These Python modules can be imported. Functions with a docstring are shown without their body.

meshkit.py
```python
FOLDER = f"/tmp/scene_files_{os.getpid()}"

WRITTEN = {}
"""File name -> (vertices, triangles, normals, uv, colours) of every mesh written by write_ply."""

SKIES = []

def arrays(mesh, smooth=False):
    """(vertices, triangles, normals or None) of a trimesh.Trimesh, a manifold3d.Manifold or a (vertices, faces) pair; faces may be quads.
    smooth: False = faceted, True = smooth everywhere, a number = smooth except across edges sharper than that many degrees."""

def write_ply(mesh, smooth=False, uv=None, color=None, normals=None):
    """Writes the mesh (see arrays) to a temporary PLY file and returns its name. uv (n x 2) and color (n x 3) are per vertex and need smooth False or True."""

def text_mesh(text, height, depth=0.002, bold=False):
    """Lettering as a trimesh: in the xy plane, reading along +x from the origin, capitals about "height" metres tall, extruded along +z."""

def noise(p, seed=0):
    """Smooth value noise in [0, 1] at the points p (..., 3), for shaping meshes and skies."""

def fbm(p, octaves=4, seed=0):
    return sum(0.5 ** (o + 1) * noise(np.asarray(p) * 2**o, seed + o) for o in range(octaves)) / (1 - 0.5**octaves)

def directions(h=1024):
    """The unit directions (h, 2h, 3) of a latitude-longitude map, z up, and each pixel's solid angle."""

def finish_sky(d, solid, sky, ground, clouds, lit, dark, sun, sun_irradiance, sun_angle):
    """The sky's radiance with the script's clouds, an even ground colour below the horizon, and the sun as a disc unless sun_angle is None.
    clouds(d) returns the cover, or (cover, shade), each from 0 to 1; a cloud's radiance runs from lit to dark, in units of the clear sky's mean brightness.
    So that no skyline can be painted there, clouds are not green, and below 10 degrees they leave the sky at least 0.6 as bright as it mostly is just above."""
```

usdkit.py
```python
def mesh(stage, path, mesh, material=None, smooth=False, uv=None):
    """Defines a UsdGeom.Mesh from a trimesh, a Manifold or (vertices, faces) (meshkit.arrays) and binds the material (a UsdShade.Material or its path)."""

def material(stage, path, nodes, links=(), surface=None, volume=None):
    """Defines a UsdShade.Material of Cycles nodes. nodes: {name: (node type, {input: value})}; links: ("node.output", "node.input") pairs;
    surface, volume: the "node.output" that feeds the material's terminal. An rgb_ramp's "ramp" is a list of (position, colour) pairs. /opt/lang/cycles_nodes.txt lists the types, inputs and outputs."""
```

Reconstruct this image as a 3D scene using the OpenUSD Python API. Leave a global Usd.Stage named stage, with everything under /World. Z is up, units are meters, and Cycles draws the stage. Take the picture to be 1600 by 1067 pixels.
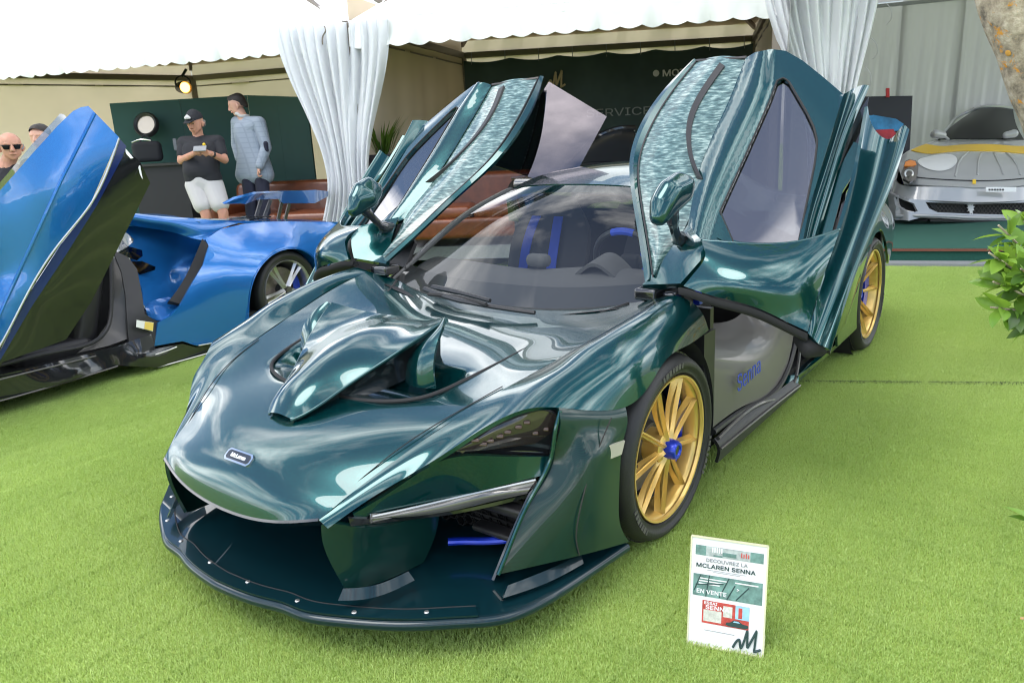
import math, random
import numpy as np, trimesh, usdkit, meshkit
from pxr import Usd, UsdGeom, UsdLux, UsdShade, Gf, Sdf, Vt
from scipy.interpolate import CubicSpline, PchipInterpolator

stage = Usd.Stage.CreateInMemory()
UsdGeom.SetStageUpAxis(stage, 'Z'); UsdGeom.SetStageMetersPerUnit(stage, 1.0)
UsdGeom.Xform.Define(stage, '/World'); UsdGeom.Scope.Define(stage, '/World/Looks')
RNG = np.random.default_rng(7); random.seed(7)

# ---------------------------------------------------------------- camera
CAM = np.array([2.1811, 1.9659, 1.3687]); YAW, PITCH, ROLL, FPX = -2.48131, -0.26336, -0.05280, 1175.333
W0, H0 = 1600, 1067
_f = np.array([math.cos(YAW)*math.cos(PITCH), math.sin(YAW)*math.cos(PITCH), math.sin(PITCH)])
_r = np.cross(_f, [0, 0, 1]); _r /= np.linalg.norm(_r); _u = np.cross(_r, _f)
_R = _r*math.cos(ROLL)+_u*math.sin(ROLL); _U = -_r*math.sin(ROLL)+_u*math.cos(ROLL)
cam = UsdGeom.Camera.Define(stage, '/World/camera')
cam.AddTransformOp().Set(Gf.Matrix4d(*_R, 0, *_U, 0, *(-_f), 0, *CAM, 1))
cam.CreateHorizontalApertureAttr(36.0); cam.CreateVerticalApertureAttr(36.0*682/1024)
cam.CreateFocalLengthAttr(36.0*FPX/W0); cam.CreateClippingRangeAttr(Gf.Vec2f(0.05, 500))
cam.CreateFStopAttr(8.0); cam.CreateFocusDistanceAttr(2.9)
cam.CreateExposureAttr(1.5)

# ---------------------------------------------------------------- sky and sun (bright, thin overcast)
SUN_AZ, SUN_EL = math.radians(-20), math.radians(62)       # azimuth from +x towards +y
sx, sy, sz = math.cos(SUN_EL)*math.cos(SUN_AZ), math.cos(SUN_EL)*math.sin(SUN_AZ), math.sin(SUN_EL)
sky = UsdLux.DomeLight.Define(stage, '/World/sky')
sky.GetPrim().SetCustomDataByKey('kind', 'structure')
sky_mat = usdkit.material(stage, '/World/Looks/sky', {
    'tc': ('texture_coordinate', {}), 'map': ('mapping', {'scale': (1.0, 1.0, 2.6), 'location': (.35, .2, .0)}),
    'n': ('noise_texture', {'scale': 1.9, 'detail': 7, 'roughness': .52, 'distortion': .25}),
    'r': ('rgb_ramp', {'ramp': [(0, (0, 0, 0)), (.46, (0, 0, 0)), (.63, (1, 1, 1)), (1, (1, 1, 1))]}),
    'n2': ('noise_texture', {'scale': 4.6, 'detail': 6, 'roughness': .55}),
    'cl': ('rgb_ramp', {'ramp': [(.34, (8, 8.4, 9)), (.66, (27, 26.6, 26.2))]}),
    's': ('sky_texture', {'sky_type': 'single_scattering', 'sun_disc': False, 'sun_elevation': SUN_EL, 'sun_rotation': math.atan2(sx, sy)}),
    'm': ('mix_color', {'blend_type': 'mix'}), 'bg': ('background_shader', {'strength': .085})},
    [('tc.generated', 'map.vector'), ('map.vector', 'n.vector'), ('map.vector', 'n2.vector'), ('n.fac', 'r.fac'), ('n2.fac', 'cl.fac'), ('r.color', 'm.fac'),
     ('s.color', 'm.a'), ('cl.color', 'm.b'), ('m.result', 'bg.color')], surface='bg.background')
UsdShade.MaterialBindingAPI.Apply(sky.GetPrim()).Bind(sky_mat)
sun = UsdLux.DistantLight.Define(stage, '/World/sun')
sun.CreateIntensityAttr(.2); sun.CreateAngleAttr(32.0); sun.CreateColorAttr(Gf.Vec3f(1, .96, .9)); sun.CreateNormalizeAttr(True)
_z = np.array([sx, sy, sz]); _x = np.cross([0, 0, 1], _z); _x /= np.linalg.norm(_x); _y = np.cross(_z, _x)
sun.AddTransformOp().Set(Gf.Matrix4d(*_x, 0, *_y, 0, *_z, 0, 0, 0, 20, 1))

# ---------------------------------------------------------------- survey: where a sight line meets a plane of the place
def ray(px, py): return _R*(px-W0/2)/FPX + _U*(H0/2-py)/FPX + _f
def ux(px, py, v): d = ray(px, py); return CAM + d*(v-CAM[0])/d[0]
def uy(px, py, v): d = ray(px, py); return CAM + d*(v-CAM[1])/d[1]
def uz(px, py, v): d = ray(px, py); return CAM + d*(v-CAM[2])/d[2]
def upl(px, py, n, c): d = ray(px, py); n = np.asarray(n, float); return CAM + d*(c-CAM@n)/(d@n)
def V(*a): return np.array(a, float)
MY = V(1, -1, 1)

# ---------------------------------------------------------------- prims
NAMES = {}
def numbered(parent, name):
    k = (parent, name); i = NAMES.get(k, -1)+1; NAMES[k] = i
    return f'{parent}/{name}' if i == 0 else f'{parent}/{name}_{i:03d}'
def path_of(o): return '/World' if o is None else str(o if isinstance(o, str) else o.GetPath())
def keys(prim, label=None, cat=None, group=None, kind=None):
    for k, v in (('label', label), ('category', cat), ('group', group), ('kind', kind)):
        if v: prim.SetCustomDataByKey(k, v)
    return prim
def thing(name, label, cat, loc=(0, 0, 0), rz=0, group=None, parent=None):
    x = UsdGeom.Xform.Define(stage, numbered('/World', name)); x.AddTranslateOp().Set(Gf.Vec3d(*map(float, loc))); x.AddRotateZOp().Set(float(math.degrees(rz)))
    return keys(x.GetPrim(), label, cat, group)
def sub(name, parent):
    return UsdGeom.Xform.Define(stage, numbered(path_of(parent), name)).GetPrim()
def obj(name, m, mat, parent=None, smooth=35, label=None, cat=None, group=None, kind=None):
    if isinstance(m, list): m = cat_(m)
    p = usdkit.mesh(stage, numbered(path_of(parent), name), m, M[mat] if isinstance(mat, str) else mat, smooth=smooth).GetPrim()
    return keys(p, label, cat, group, kind)
def copy_thing(src, name, label, loc=None, rz=None, group=None, mirror=False):
    c = src.GetCustomData(); x = UsdGeom.Xform.Define(stage, numbered('/World', name)); pr = x.GetPrim()
    pr.GetReferences().AddInternalReference(src.GetPath()); pr.SetInstanceable(True)
    if loc is not None: pr.GetAttribute('xformOp:translate').Set(Gf.Vec3d(*map(float, loc)))
    if rz is not None: pr.GetAttribute('xformOp:rotateZ').Set(float(math.degrees(rz)))
    return keys(pr, label, c.get('category'), group or c.get('group'))

# ---------------------------------------------------------------- mesh tools
def tm(v, f): return trimesh.Trimesh(np.asarray(v, float), np.asarray(f, int), process=False)
def as_tm(m):
    if isinstance(m, trimesh.Trimesh): return m
    v, f, _ = meshkit.arrays(m); return tm(v, f)
def cat_(ms): return trimesh.util.concatenate([as_tm(m) for m in ms])
def flip(m, s=MY):
    m = as_tm(m).copy(); m.vertices = m.vertices*s
    if np.prod(s) < 0: m.faces = m.faces[:, ::-1]
    return m
def curve(pts, n, k='c'):
    p = np.asarray(pts, float)
    if len(p) == 1: return np.repeat(p, n, 0)
    t = np.r_[0, np.cumsum(np.maximum(np.linalg.norm(np.diff(p, axis=0), axis=1), 1e-6))]; t /= t[-1]; s = np.linspace(0, 1, n)
    if k == 'l' or len(p) == 2: return np.stack([np.interp(s, t, p[:, i]) for i in range(3)], 1)
    if k == 'p': return PchipInterpolator(t, p)(s)
    return CubicSpline(t, p, bc_type='natural')(s)
def loft(rows, nu=24, nv=24, ku='c', kv='c', uni=False):
    """rows of points, each a curve; the surface runs through all of them"""
    R = np.stack([curve(r, nv, kv) for r in rows])
    if len(R) == 2 or ku == 'l':
        t = np.r_[0, np.cumsum(np.linalg.norm(np.diff(R, axis=0), axis=2).mean(1))]; t /= t[-1]; s = np.linspace(0, 1, nu)
        i = np.clip(np.searchsorted(t, s, 'right')-1, 0, len(t)-2); w = ((s-t[i])/(t[i+1]-t[i]))[:, None, None]
        return R[i]*(1-w)+R[i+1]*w
    t = np.arange(len(R))/(len(R)-1.0) if uni else np.r_[0, np.cumsum(np.maximum(np.linalg.norm(np.diff(R, axis=0), axis=2).mean(1), 1e-6))]
    t = t/t[-1]; s = np.linspace(0, 1, nu)
    return (PchipInterpolator(t, R) if ku == 'p' else CubicSpline(t, R, bc_type='natural'))(s)
def grid(G):
    a, b = G.shape[:2]; i = np.arange(a*b).reshape(a, b)
    q = np.stack([i[:-1, :-1], i[1:, :-1], i[1:, 1:], i[:-1, 1:]], -1).reshape(-1, 4)
    return tm(G.reshape(-1, 3), np.vstack([q[:, [0, 1, 2]], q[:, [0, 2, 3]]]))
def gnormals(G):
    n = np.cross(np.gradient(G, axis=0), np.gradient(G, axis=1)); l = np.linalg.norm(n, axis=2, keepdims=True); return n/np.maximum(l, 1e-12)
def solid(G, t, towards=None):
    """a panel of thickness t behind the surface G; towards: a direction the outer face roughly looks in"""
    n = gnormals(G)
    if towards is not None and (n.reshape(-1, 3).mean(0) @ np.asarray(towards, float)) < 0: G = G[:, ::-1]; n = gnormals(G)
    a, b = G.shape[:2]; B = G-n*t; v = np.vstack([G.reshape(-1, 3), B.reshape(-1, 3)]); i = np.arange(a*b).reshape(a, b); o = a*b
    q = np.stack([i[:-1, :-1], i[1:, :-1], i[1:, 1:], i[:-1, 1:]], -1).reshape(-1, 4); f = [q, q[:, ::-1]+o]
    loop = np.r_[i[0, :], i[1:, -1], i[-1, -2::-1], i[-2:0:-1, 0]]; nx = np.roll(loop, -1)
    f.append(np.stack([loop, nx, nx+o, loop+o], 1)); f = np.vstack(f)
    m = tm(v, np.vstack([f[:, [0, 1, 2]], f[:, [0, 2, 3]]])); m.fix_normals(); return m
def box(c, s, rz=0, rx=0, ry=0):
    m = trimesh.creation.box(s)
    if rx: m.apply_transform(trimesh.transformations.rotation_matrix(rx, [1, 0, 0]))
    if ry: m.apply_transform(trimesh.transformations.rotation_matrix(ry, [0, 1, 0]))
    if rz: m.apply_transform(trimesh.transformations.rotation_matrix(rz, [0, 0, 1]))
    m.apply_translation(c); return m
def rbox(c, s, r=.02, rz=0, ry=0, rx=0, seg=3):
    """box with rounded edges"""
    import manifold3d as m3
    r = min(r, min(s)*.49); a = [(x/2-r) for x in s]
    sp = m3.Manifold.sphere(r, seg*4)
    m = as_tm(m3.Manifold.batch_hull([sp.translate([i*a[0], j*a[1], k*a[2]]) for i in (-1, 1) for j in (-1, 1) for k in (-1, 1)]))
    for ang, ax in ((rx, [1, 0, 0]), (ry, [0, 1, 0]), (rz, [0, 0, 1])):
        if ang: m.apply_transform(trimesh.transformations.rotation_matrix(ang, ax))
    m.apply_translation(c); return m
def tube(pts, r, seg=8, closed=False, cap=True):
    p = np.asarray(pts, float); n = len(p); r = np.broadcast_to(r, n)
    t = np.gradient(p, axis=0) if not closed else np.roll(p, -1, 0)-np.roll(p, 1, 0)
    t /= np.maximum(np.linalg.norm(t, axis=1, keepdims=True), 1e-9)
    a = np.cross(t[0], [0, 0, 1.0]); a = a if np.linalg.norm(a) > 1e-3 else np.cross(t[0], [1.0, 0, 0]); a /= np.linalg.norm(a); A = []
    for k in range(n):
        a = a-t[k]*(a@t[k]); a /= np.linalg.norm(a); A.append(a)
    A = np.array(A); B = np.cross(t, A); th = np.linspace(0, 2*np.pi, seg, endpoint=False)
    v = (p[:, None]+r[:, None, None]*(np.cos(th)[None, :, None]*A[:, None]+np.sin(th)[None, :, None]*B[:, None])).reshape(-1, 3); f = []
    for k in range(n if closed else n-1):
        k2 = (k+1) % n
        for j in range(seg):
            j2 = (j+1) % seg; f += [(k*seg+j, k*seg+j2, k2*seg+j2), (k*seg+j, k2*seg+j2, k2*seg+j)]
    if cap and not closed:
        v = np.vstack([v, p[0], p[-1]]); c0, c1 = len(v)-2, len(v)-1
        for j in range(seg):
            j2 = (j+1) % seg; f += [(c0, j2, j), (c1, (n-1)*seg+j, (n-1)*seg+j2)]
    return tm(v, f)
def bar(a, b, w, h, up=(0, 0, 1)):
    a, b = np.asarray(a, float), np.asarray(b, float); d = b-a; L = np.linalg.norm(d); d /= L; s = np.cross(d, up); s /= np.linalg.norm(s); u = np.cross(s, d)
    m = trimesh.creation.box([L, w, h]); T = np.eye(4); T[:3, 0], T[:3, 1], T[:3, 2], T[:3, 3] = d, s, u, (a+b)/2; m.apply_transform(T); return m
def lathe(prof, n=48, axis='z'):
    """prof: (radius, height) pairs"""
    p = np.asarray(prof, float); th = np.linspace(0, 2*np.pi, n, endpoint=False)
    v = np.stack([p[:, None, 0]*np.cos(th), p[:, None, 0]*np.sin(th), np.repeat(p[:, 1:2], n, 1)], -1)
    if axis == 'y': v = v[..., [0, 2, 1]]
    if axis == 'x': v = v[..., [2, 0, 1]]
    k = len(p); i = np.arange(k*n).reshape(k, n); j = np.roll(i, -1, 1)
    q = np.stack([i[:-1], j[:-1], j[1:], i[1:]], -1).reshape(-1, 4); m = tm(v.reshape(-1, 3), np.vstack([q[:, [0, 1, 2]], q[:, [0, 2, 3]]])); return m
def prism(poly, z0, z1):
    """extruded plan outline"""
    from shapely.geometry import Polygon
    g = Polygon(np.asarray(poly)[:, :2]).buffer(0); m = trimesh.creation.extrude_polygon(g, z1-z0, engine='earcut'); m.apply_translation([0, 0, z0]); return m
def sheet(pts3, t, n=None):
    """flat panel through a 3-D outline, t thick behind it"""
    from shapely.geometry import Polygon
    p = np.asarray(pts3, float); c = p.mean(0)
    if n is None: n = np.linalg.svd(p-c)[2][2]
    n = np.asarray(n, float)/np.linalg.norm(n); a = p[1]-p[0]; a -= n*(a@n); a /= np.linalg.norm(a); b = np.cross(n, a)
    g = Polygon(np.stack([(p-c)@a, (p-c)@b], 1)).buffer(0); m = trimesh.creation.extrude_polygon(g, t, engine='earcut')
    v = m.vertices; m.vertices = c+v[:, :1]*a+v[:, 1:2]*b+(v[:, 2:3]-t)*n; return m
def sm(x, a=0., b=1.): t = np.clip((np.asarray(x, float)-a)/(b-a), 0, 1); return t*t*(3-2*t)
def text_on(text, h, origin, right, up, depth=.002, bold=False, stretch=1.0, skew=0.0):
    m = meshkit.text_mesh(text, h, depth, bold); v = m.vertices.copy(); v[:, 0] *= stretch; v[:, 0] += v[:, 1]*skew
    r, u = np.asarray(right, float), np.asarray(up, float); r = r/np.linalg.norm(r); u = u-r*(u@r); u /= np.linalg.norm(u); n = np.cross(r, u)
    m.vertices = np.asarray(origin)+v[:, :1]*r+v[:, 1:2]*u+v[:, 2:3]*n; return m

from scipy.interpolate import RBFInterpolator
from scipy.spatial import Delaunay
def skin(outline, lift, t=.012, holes=(), h=7., nrm=(0, 0, 1)):
    """panel over a curved surface: outline and holes in survey coordinates, lift() gives the point in space"""
    from shapely.geometry import Polygon, Point
    from shapely import contains_xy
    P = Polygon(outline, holes); pts = []
    for rg in [P.exterior]+list(P.interiors):
        L = rg.length; n = max(12, int(L/h*1.6)); pts += [rg.interpolate(i/n, normalized=True).coords[0] for i in range(n)]
        pts += list(rg.coords)[:-1]
    x0, y0, x1, y1 = P.bounds; gx, gy = np.meshgrid(np.arange(x0, x1, h), np.arange(y0, y1, h)); g = np.stack([gx.ravel(), gy.ravel()], 1)
    I = P.buffer(-h*.45); g = g[contains_xy(I, g[:, 0], g[:, 1])] if not I.is_empty else g[:0]
    q = np.unique(np.vstack([np.round(pts, 4), g]), axis=0); T = Delaunay(q).simplices; c = q[T].mean(1)
    A = np.abs(np.cross(q[T[:, 1]]-q[T[:, 0]], q[T[:, 2]]-q[T[:, 0]])); T = T[contains_xy(P, c[:, 0], c[:, 1]) & (A > 1e-3)]
    v = lift(q); n = np.cross(v[T[:, 1]]-v[T[:, 0]], v[T[:, 2]]-v[T[:, 0]]); bad = n@np.asarray(nrm, float) < 0; T[bad] = T[bad][:, ::-1]; n[bad] *= -1
    vn = np.zeros_like(v)
    for k in range(3): np.add.at(vn, T[:, k], n)
    vn /= np.maximum(np.linalg.norm(vn, axis=1, keepdims=True), 1e-12); o = len(v)
    E = np.vstack([T[:, [0, 1]], T[:, [1, 2]], T[:, [2, 0]]]); S = {tuple(e) for e in E.tolist()}; bd = np.array([e for e in S if (e[1], e[0]) not in S])
    f = np.vstack([T, T[:, ::-1]+o, np.stack([bd[:, 1], bd[:, 0], bd[:, 0]+o], 1), np.stack([bd[:, 1], bd[:, 0]+o, bd[:, 1]+o], 1)])
    return tm(np.vstack([v, v-vn*t]), f)
import manifold3d as m3d
def balls(L, seg=24): return as_tm(m3d.Manifold.batch_hull([m3d.Manifold.sphere(r, seg).translate([float(a) for a in c]) for c, r in L]))
def arch(cx, cz, r, y0, y1, a0, a1, n=40):
    a = np.linspace(a0, a1, n); return np.stack([np.stack([cx+r*np.cos(a), np.full(n, yy), cz+r*np.sin(a)], 1) for yy in (y0, y1)])

# ---------------------------------------------------------------- materials
M = {}
def mat(name, nodes, links, surface, volume=None): M[name] = usdkit.material(stage, '/World/Looks/'+name, nodes, links, surface=surface, volume=volume)
def plain(name, col, rough=.5, metal=0., coat=0., bump=0., bscale=40., vary=0., spec=.5, trans=0., **k):
    n = {'p': ('principled_bsdf', {'base_color': col, 'roughness': rough, 'metallic': metal, 'coat_weight': coat, 'coat_roughness': .02, 'specular_ior_level': spec, 'transmission_weight': trans, **k})}; l = []
    if vary or bump:
        n['t'] = ('texture_coordinate', {}); n['n'] = ('noise_texture', {'scale': bscale, 'detail': 4, 'roughness': .6}); l.append(('t.object', 'n.vector'))
    if vary:
        n['r'] = ('rgb_ramp', {'ramp': [(.25, tuple(c*(1-vary) for c in col)), (.75, tuple(min(1, c*(1+vary)) for c in col))]}); l += [('n.fac', 'r.fac'), ('r.color', 'p.base_color')]
    if bump:
        n['b'] = ('bump', {'strength': bump, 'distance': .01}); l += [('n.fac', 'b.height'), ('b.normal', 'p.normal')]
    mat(name, n, l, 'p.BSDF')
def paint(name, dark, light, metal=.55, rough=.32):
    """metallic car paint: fine flake under clear lacquer"""
    mat(name, {'t': ('texture_coordinate', {}), 'n': ('noise_texture', {'scale': 700., 'detail': 1}), 'r': ('rgb_ramp', {'ramp': [(.3, dark), (.7, light)]}), 'b': ('bump', {'strength': .04, 'distance': .002}),
               'p': ('principled_bsdf', {'metallic': metal, 'roughness': rough, 'coat_weight': 1., 'coat_roughness': .012, 'coat_ior': 1.56})},
        [('n.fac', 'r.fac'), ('r.color', 'p.base_color'), ('t.object', 'n.vector'), ('n.fac', 'b.height'), ('b.normal', 'p.normal')], 'p.BSDF')
def glass(name, tint, rough=0.0, f0=.04, refl=(1, 1, 1), bump=None):
    """thin pane: clear or tinted, mirroring more towards grazing angles (Schlick)"""
    n = {'lw': ('layer_weight', {'blend': .5}), 'pw': ('math', {'math_type': 'power', 'value2': 5.}), 'ma': ('math', {'math_type': 'multiply_add', 'value2': 1-f0, 'value3': f0}),
         't': ('transparent_bsdf', {'color': tint}), 'g': ('glossy_bsdf', {'color': refl, 'roughness': rough}), 'm': ('mix_closure', {})}
    l = [('lw.facing', 'pw.value1'), ('pw.value', 'ma.value1'), ('ma.value', 'm.fac'), ('t.BSDF', 'm.closure1'), ('g.BSDF', 'm.closure2')]
    if bump:
        n.update({'tc': ('texture_coordinate', {}), 'mp': ('mapping', {'scale': bump[0], 'rotation': bump[1]}), 'nz': ('noise_texture', {'scale': 1.0, 'detail': 2}), 'b': ('bump', {'strength': bump[2], 'distance': .01})})
        l += [('tc.object', 'mp.vector'), ('mp.vector', 'nz.vector'), ('nz.fac', 'b.height'), ('b.normal', 'g.normal')]
    mat(name, n, l, 'm.closure')
# ---------------------------------------------------------------- palette
paint('teal_paint', (.0004, .028, .031), (.0012, .062, .064), .82, .20)
paint('blue_paint', (.005, .085, .31), (.015, .175, .50), .6, .26)
paint('silver_paint', (.34, .345, .35), (.42, .425, .43), .25, .40)
plain('yellow_paint', (.80, .50, .005), .45, coat=.15)
plain('white_paint', (.78, .78, .77), .35, coat=.3)
plain('black_gloss', (.006, .0065, .007), .12, coat=1.)
plain('black_satin', (.012, .012, .013), .42, bump=.05, bscale=300)
plain('black_matt', (.012, .012, .0125), .75, bump=.1, bscale=200)
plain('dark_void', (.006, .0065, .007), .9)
plain('carbon_satin', (.055, .052, .049), .38, coat=.25, bump=.06, bscale=500, vary=.25)
plain('grey_alcantara', (.075, .072, .072), .85, bump=.2, bscale=400, vary=.15)
plain('rubber', (.009, .009, .009), .5, bump=.12, bscale=160, vary=.3)
plain('emblem_silver', (.62, .62, .60), .5, metal=.2)
plain('seat_dark', (.030, .029, .030), .8, bump=.2, bscale=300)
plain('rubber_mark', (.045, .044, .042), .5)
plain('gold_metal', (.68, .46, .14), .34, metal=.75, coat=.3, bump=.02, bscale=300)
plain('silver_metal', (.52, .52, .50), .30, metal=.9)
plain('dark_metal', (.10, .095, .09), .40, metal=.8, vary=.3, bscale=60)
plain('disc_metal', (.23, .20, .18), .42, metal=.7, vary=.2, bscale=50)
plain('chrome', (.75, .75, .75), .08, metal=1.)
plain('blue_anodised', (.006, .03, .42), .30, metal=.55, coat=.6)
plain('blue_fabric', (.012, .05, .42), .7)
plain('amber', (.75, .22, .02), .25, coat=.5)
plain('red_plastic', (.45, .02, .02), .35)
plain('lamp_dark', (.022, .017, .015), .10, coat=1.)
plain('lamp_lens', (.14, .135, .13), .10, metal=.5, coat=1.)
plain('marker_lens', (.26, .25, .21), .15, coat=.6)
plain('led_brown', (.06, .035, .025), .2, metal=.5, coat=.6)
glass('windscreen_glass', (.80, .83, .82), f0=.062)
glass('tinted_glass', (.20, .24, .24), f0=.06)
glass('smoked_glass', (.40, .40, .41), f0=.24, refl=(.84, .83, .85))
glass('lavender_glass', (.46, .42, .46), f0=.17, refl=(.62, .58, .62))
glass('dark_glass', (.05, .055, .06), f0=.05)
mat('ripple_reflection_glass', {'t': ('texture_coordinate', {}), 'mp': ('mapping', {'scale': (26, 26, 150), 'rotation': (.25, .0, .35)}), 'n': ('noise_texture', {'scale': 1., 'detail': 3, 'roughness': .55}), 'r': ('rgb_ramp', {'ramp': [(.36, (.012, .045, .045)), (.52, (.07, .14, .135)), (.68, (.30, .40, .37))]}),
     'p': ('principled_bsdf', {'roughness': .35, 'coat_weight': 1., 'coat_roughness': .01})}, [('t.object', 'mp.vector'), ('mp.vector', 'n.vector'), ('n.fac', 'r.fac'), ('r.color', 'p.base_color')], 'p.BSDF')  # opaque roof glass; its rippled reflections are painted as pale teal streaks
plain('label_yellow', (.75, .55, .12), .5)
plain('blue_dark', (.004, .012, .07), .25, coat=.6)
plain('glass_black', (.006, .007, .008), .22, spec=.12)
glass('pale_glass', (.62, .66, .74), f0=.22)
def weave(name, a, b, sc=260.):
    mat(name, {'t': ('texture_coordinate', {}), 'w1': ('wave_texture', {'bands_direction': 'diagonal', 'scale': sc}), 'w2': ('wave_texture', {'bands_direction': 'z', 'scale': sc}), 'mx': ('mix_color', {'blend_type': 'multiply', 'fac': 1.}), 'r': ('rgb_ramp', {'ramp': [(0, a), (1, b)]}),
        'p': ('principled_bsdf', {'roughness': .35, 'metallic': .3, 'coat_weight': .7, 'coat_roughness': .012, 'coat_ior': 1.45, 'specular_ior_level': .3})}, [('t.object', 'w1.vector'), ('t.object', 'w2.vector'), ('w1.color', 'mx.a'), ('w2.color', 'mx.b'), ('mx.result', 'r.fac'), ('r.color', 'p.base_color')], 'p.BSDF')
weave('green_carbon', (.001, .010, .009), (.0022, .034, .026)); weave('navy_carbon', (.0006, .009, .013), (.0014, .022, .028))
plain('teal_carbon', (.01, .06, .062), .3, coat=.6, vary=.5, bscale=60)

# ================================================================ setting
def uq(px, py, d): return CAM + ray(px, py)*d            # point at a depth along the view axis
def gz(x, y): return -.15*sm(-np.asarray(y, float), 1.5, 2.7)*sm(6-np.asarray(x, float)*0, 0, 1)
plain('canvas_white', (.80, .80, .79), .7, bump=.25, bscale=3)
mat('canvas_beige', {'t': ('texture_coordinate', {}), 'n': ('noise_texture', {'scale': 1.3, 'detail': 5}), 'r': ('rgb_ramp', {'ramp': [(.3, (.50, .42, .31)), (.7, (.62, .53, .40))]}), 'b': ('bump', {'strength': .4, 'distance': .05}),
    'p': ('principled_bsdf', {'roughness': .85}), 'tr': ('translucent_bsdf', {'color': (.62, .52, .38)}), 'm': ('mix_closure', {'fac': .45})},
    [('t.object', 'n.vector'), ('n.fac', 'r.fac'), ('r.color', 'p.base_color'), ('n.fac', 'b.height'), ('b.normal', 'p.normal'), ('p.BSDF', 'm.closure1'), ('tr.BSDF', 'm.closure2')], 'm.closure')
mat('curtain_white', {'p': ('principled_bsdf', {'base_color': (.84, .85, .87), 'roughness': .45}), 'tr': ('translucent_bsdf', {'color': (.86, .87, .89)}), 'm': ('mix_closure', {'fac': .42})},
    [('p.BSDF', 'm.closure1'), ('tr.BSDF', 'm.closure2')], 'm.closure')
mat('canvas_grey', {'p': ('principled_bsdf', {'base_color': (.36, .365, .36), 'roughness': .6}), 'tr': ('translucent_bsdf', {'color': (.42, .42, .41)}), 'm': ('mix_closure', {'fac': .3})}, [('p.BSDF', 'm.closure1'), ('tr.BSDF', 'm.closure2')], 'm.closure')
plain('frame_metal', (.20, .17, .14), .45, metal=.5)
plain('stage_green', (.008, .075, .052), .85, vary=.15, bscale=60, bump=.2)
plain('seam_dark', (.045, .075, .012), .9, vary=.4, bscale=120)
plain('stage_edge', (.16, .05, .03), .6)
plain('kerb_grey', (.22, .23, .24), .6, vary=.1)
mat('turf', {'t': ('texture_coordinate', {}), 'n': ('noise_texture', {'scale': 90., 'detail': 5, 'roughness': .7}), 'n2': ('noise_texture', {'scale': 1.4, 'detail': 3}), 'r': ('rgb_ramp', {'ramp': [(.3, (.20, .28, .05)), (.7, (.42, .52, .15))]}),
    'r2': ('rgb_ramp', {'ramp': [(.3, (.85, .9, .8)), (.7, (1, 1, 1))]}), 'mx': ('mix_color', {'blend_type': 'multiply', 'fac': 1.}), 'b': ('bump', {'strength': .6, 'distance': .02}), 'p': ('principled_bsdf', {'roughness': .85, 'specular_ior_level': .2})},
    [('t.object', 'n.vector'), ('t.object', 'n2.vector'), ('n.fac', 'r.fac'), ('n2.fac', 'r2.fac'), ('r.color', 'mx.a'), ('r2.color', 'mx.b'), ('mx.result', 'p.base_color'), ('n.fac', 'b.height'), ('b.normal', 'p.normal')], 'p.BSDF')
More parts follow.
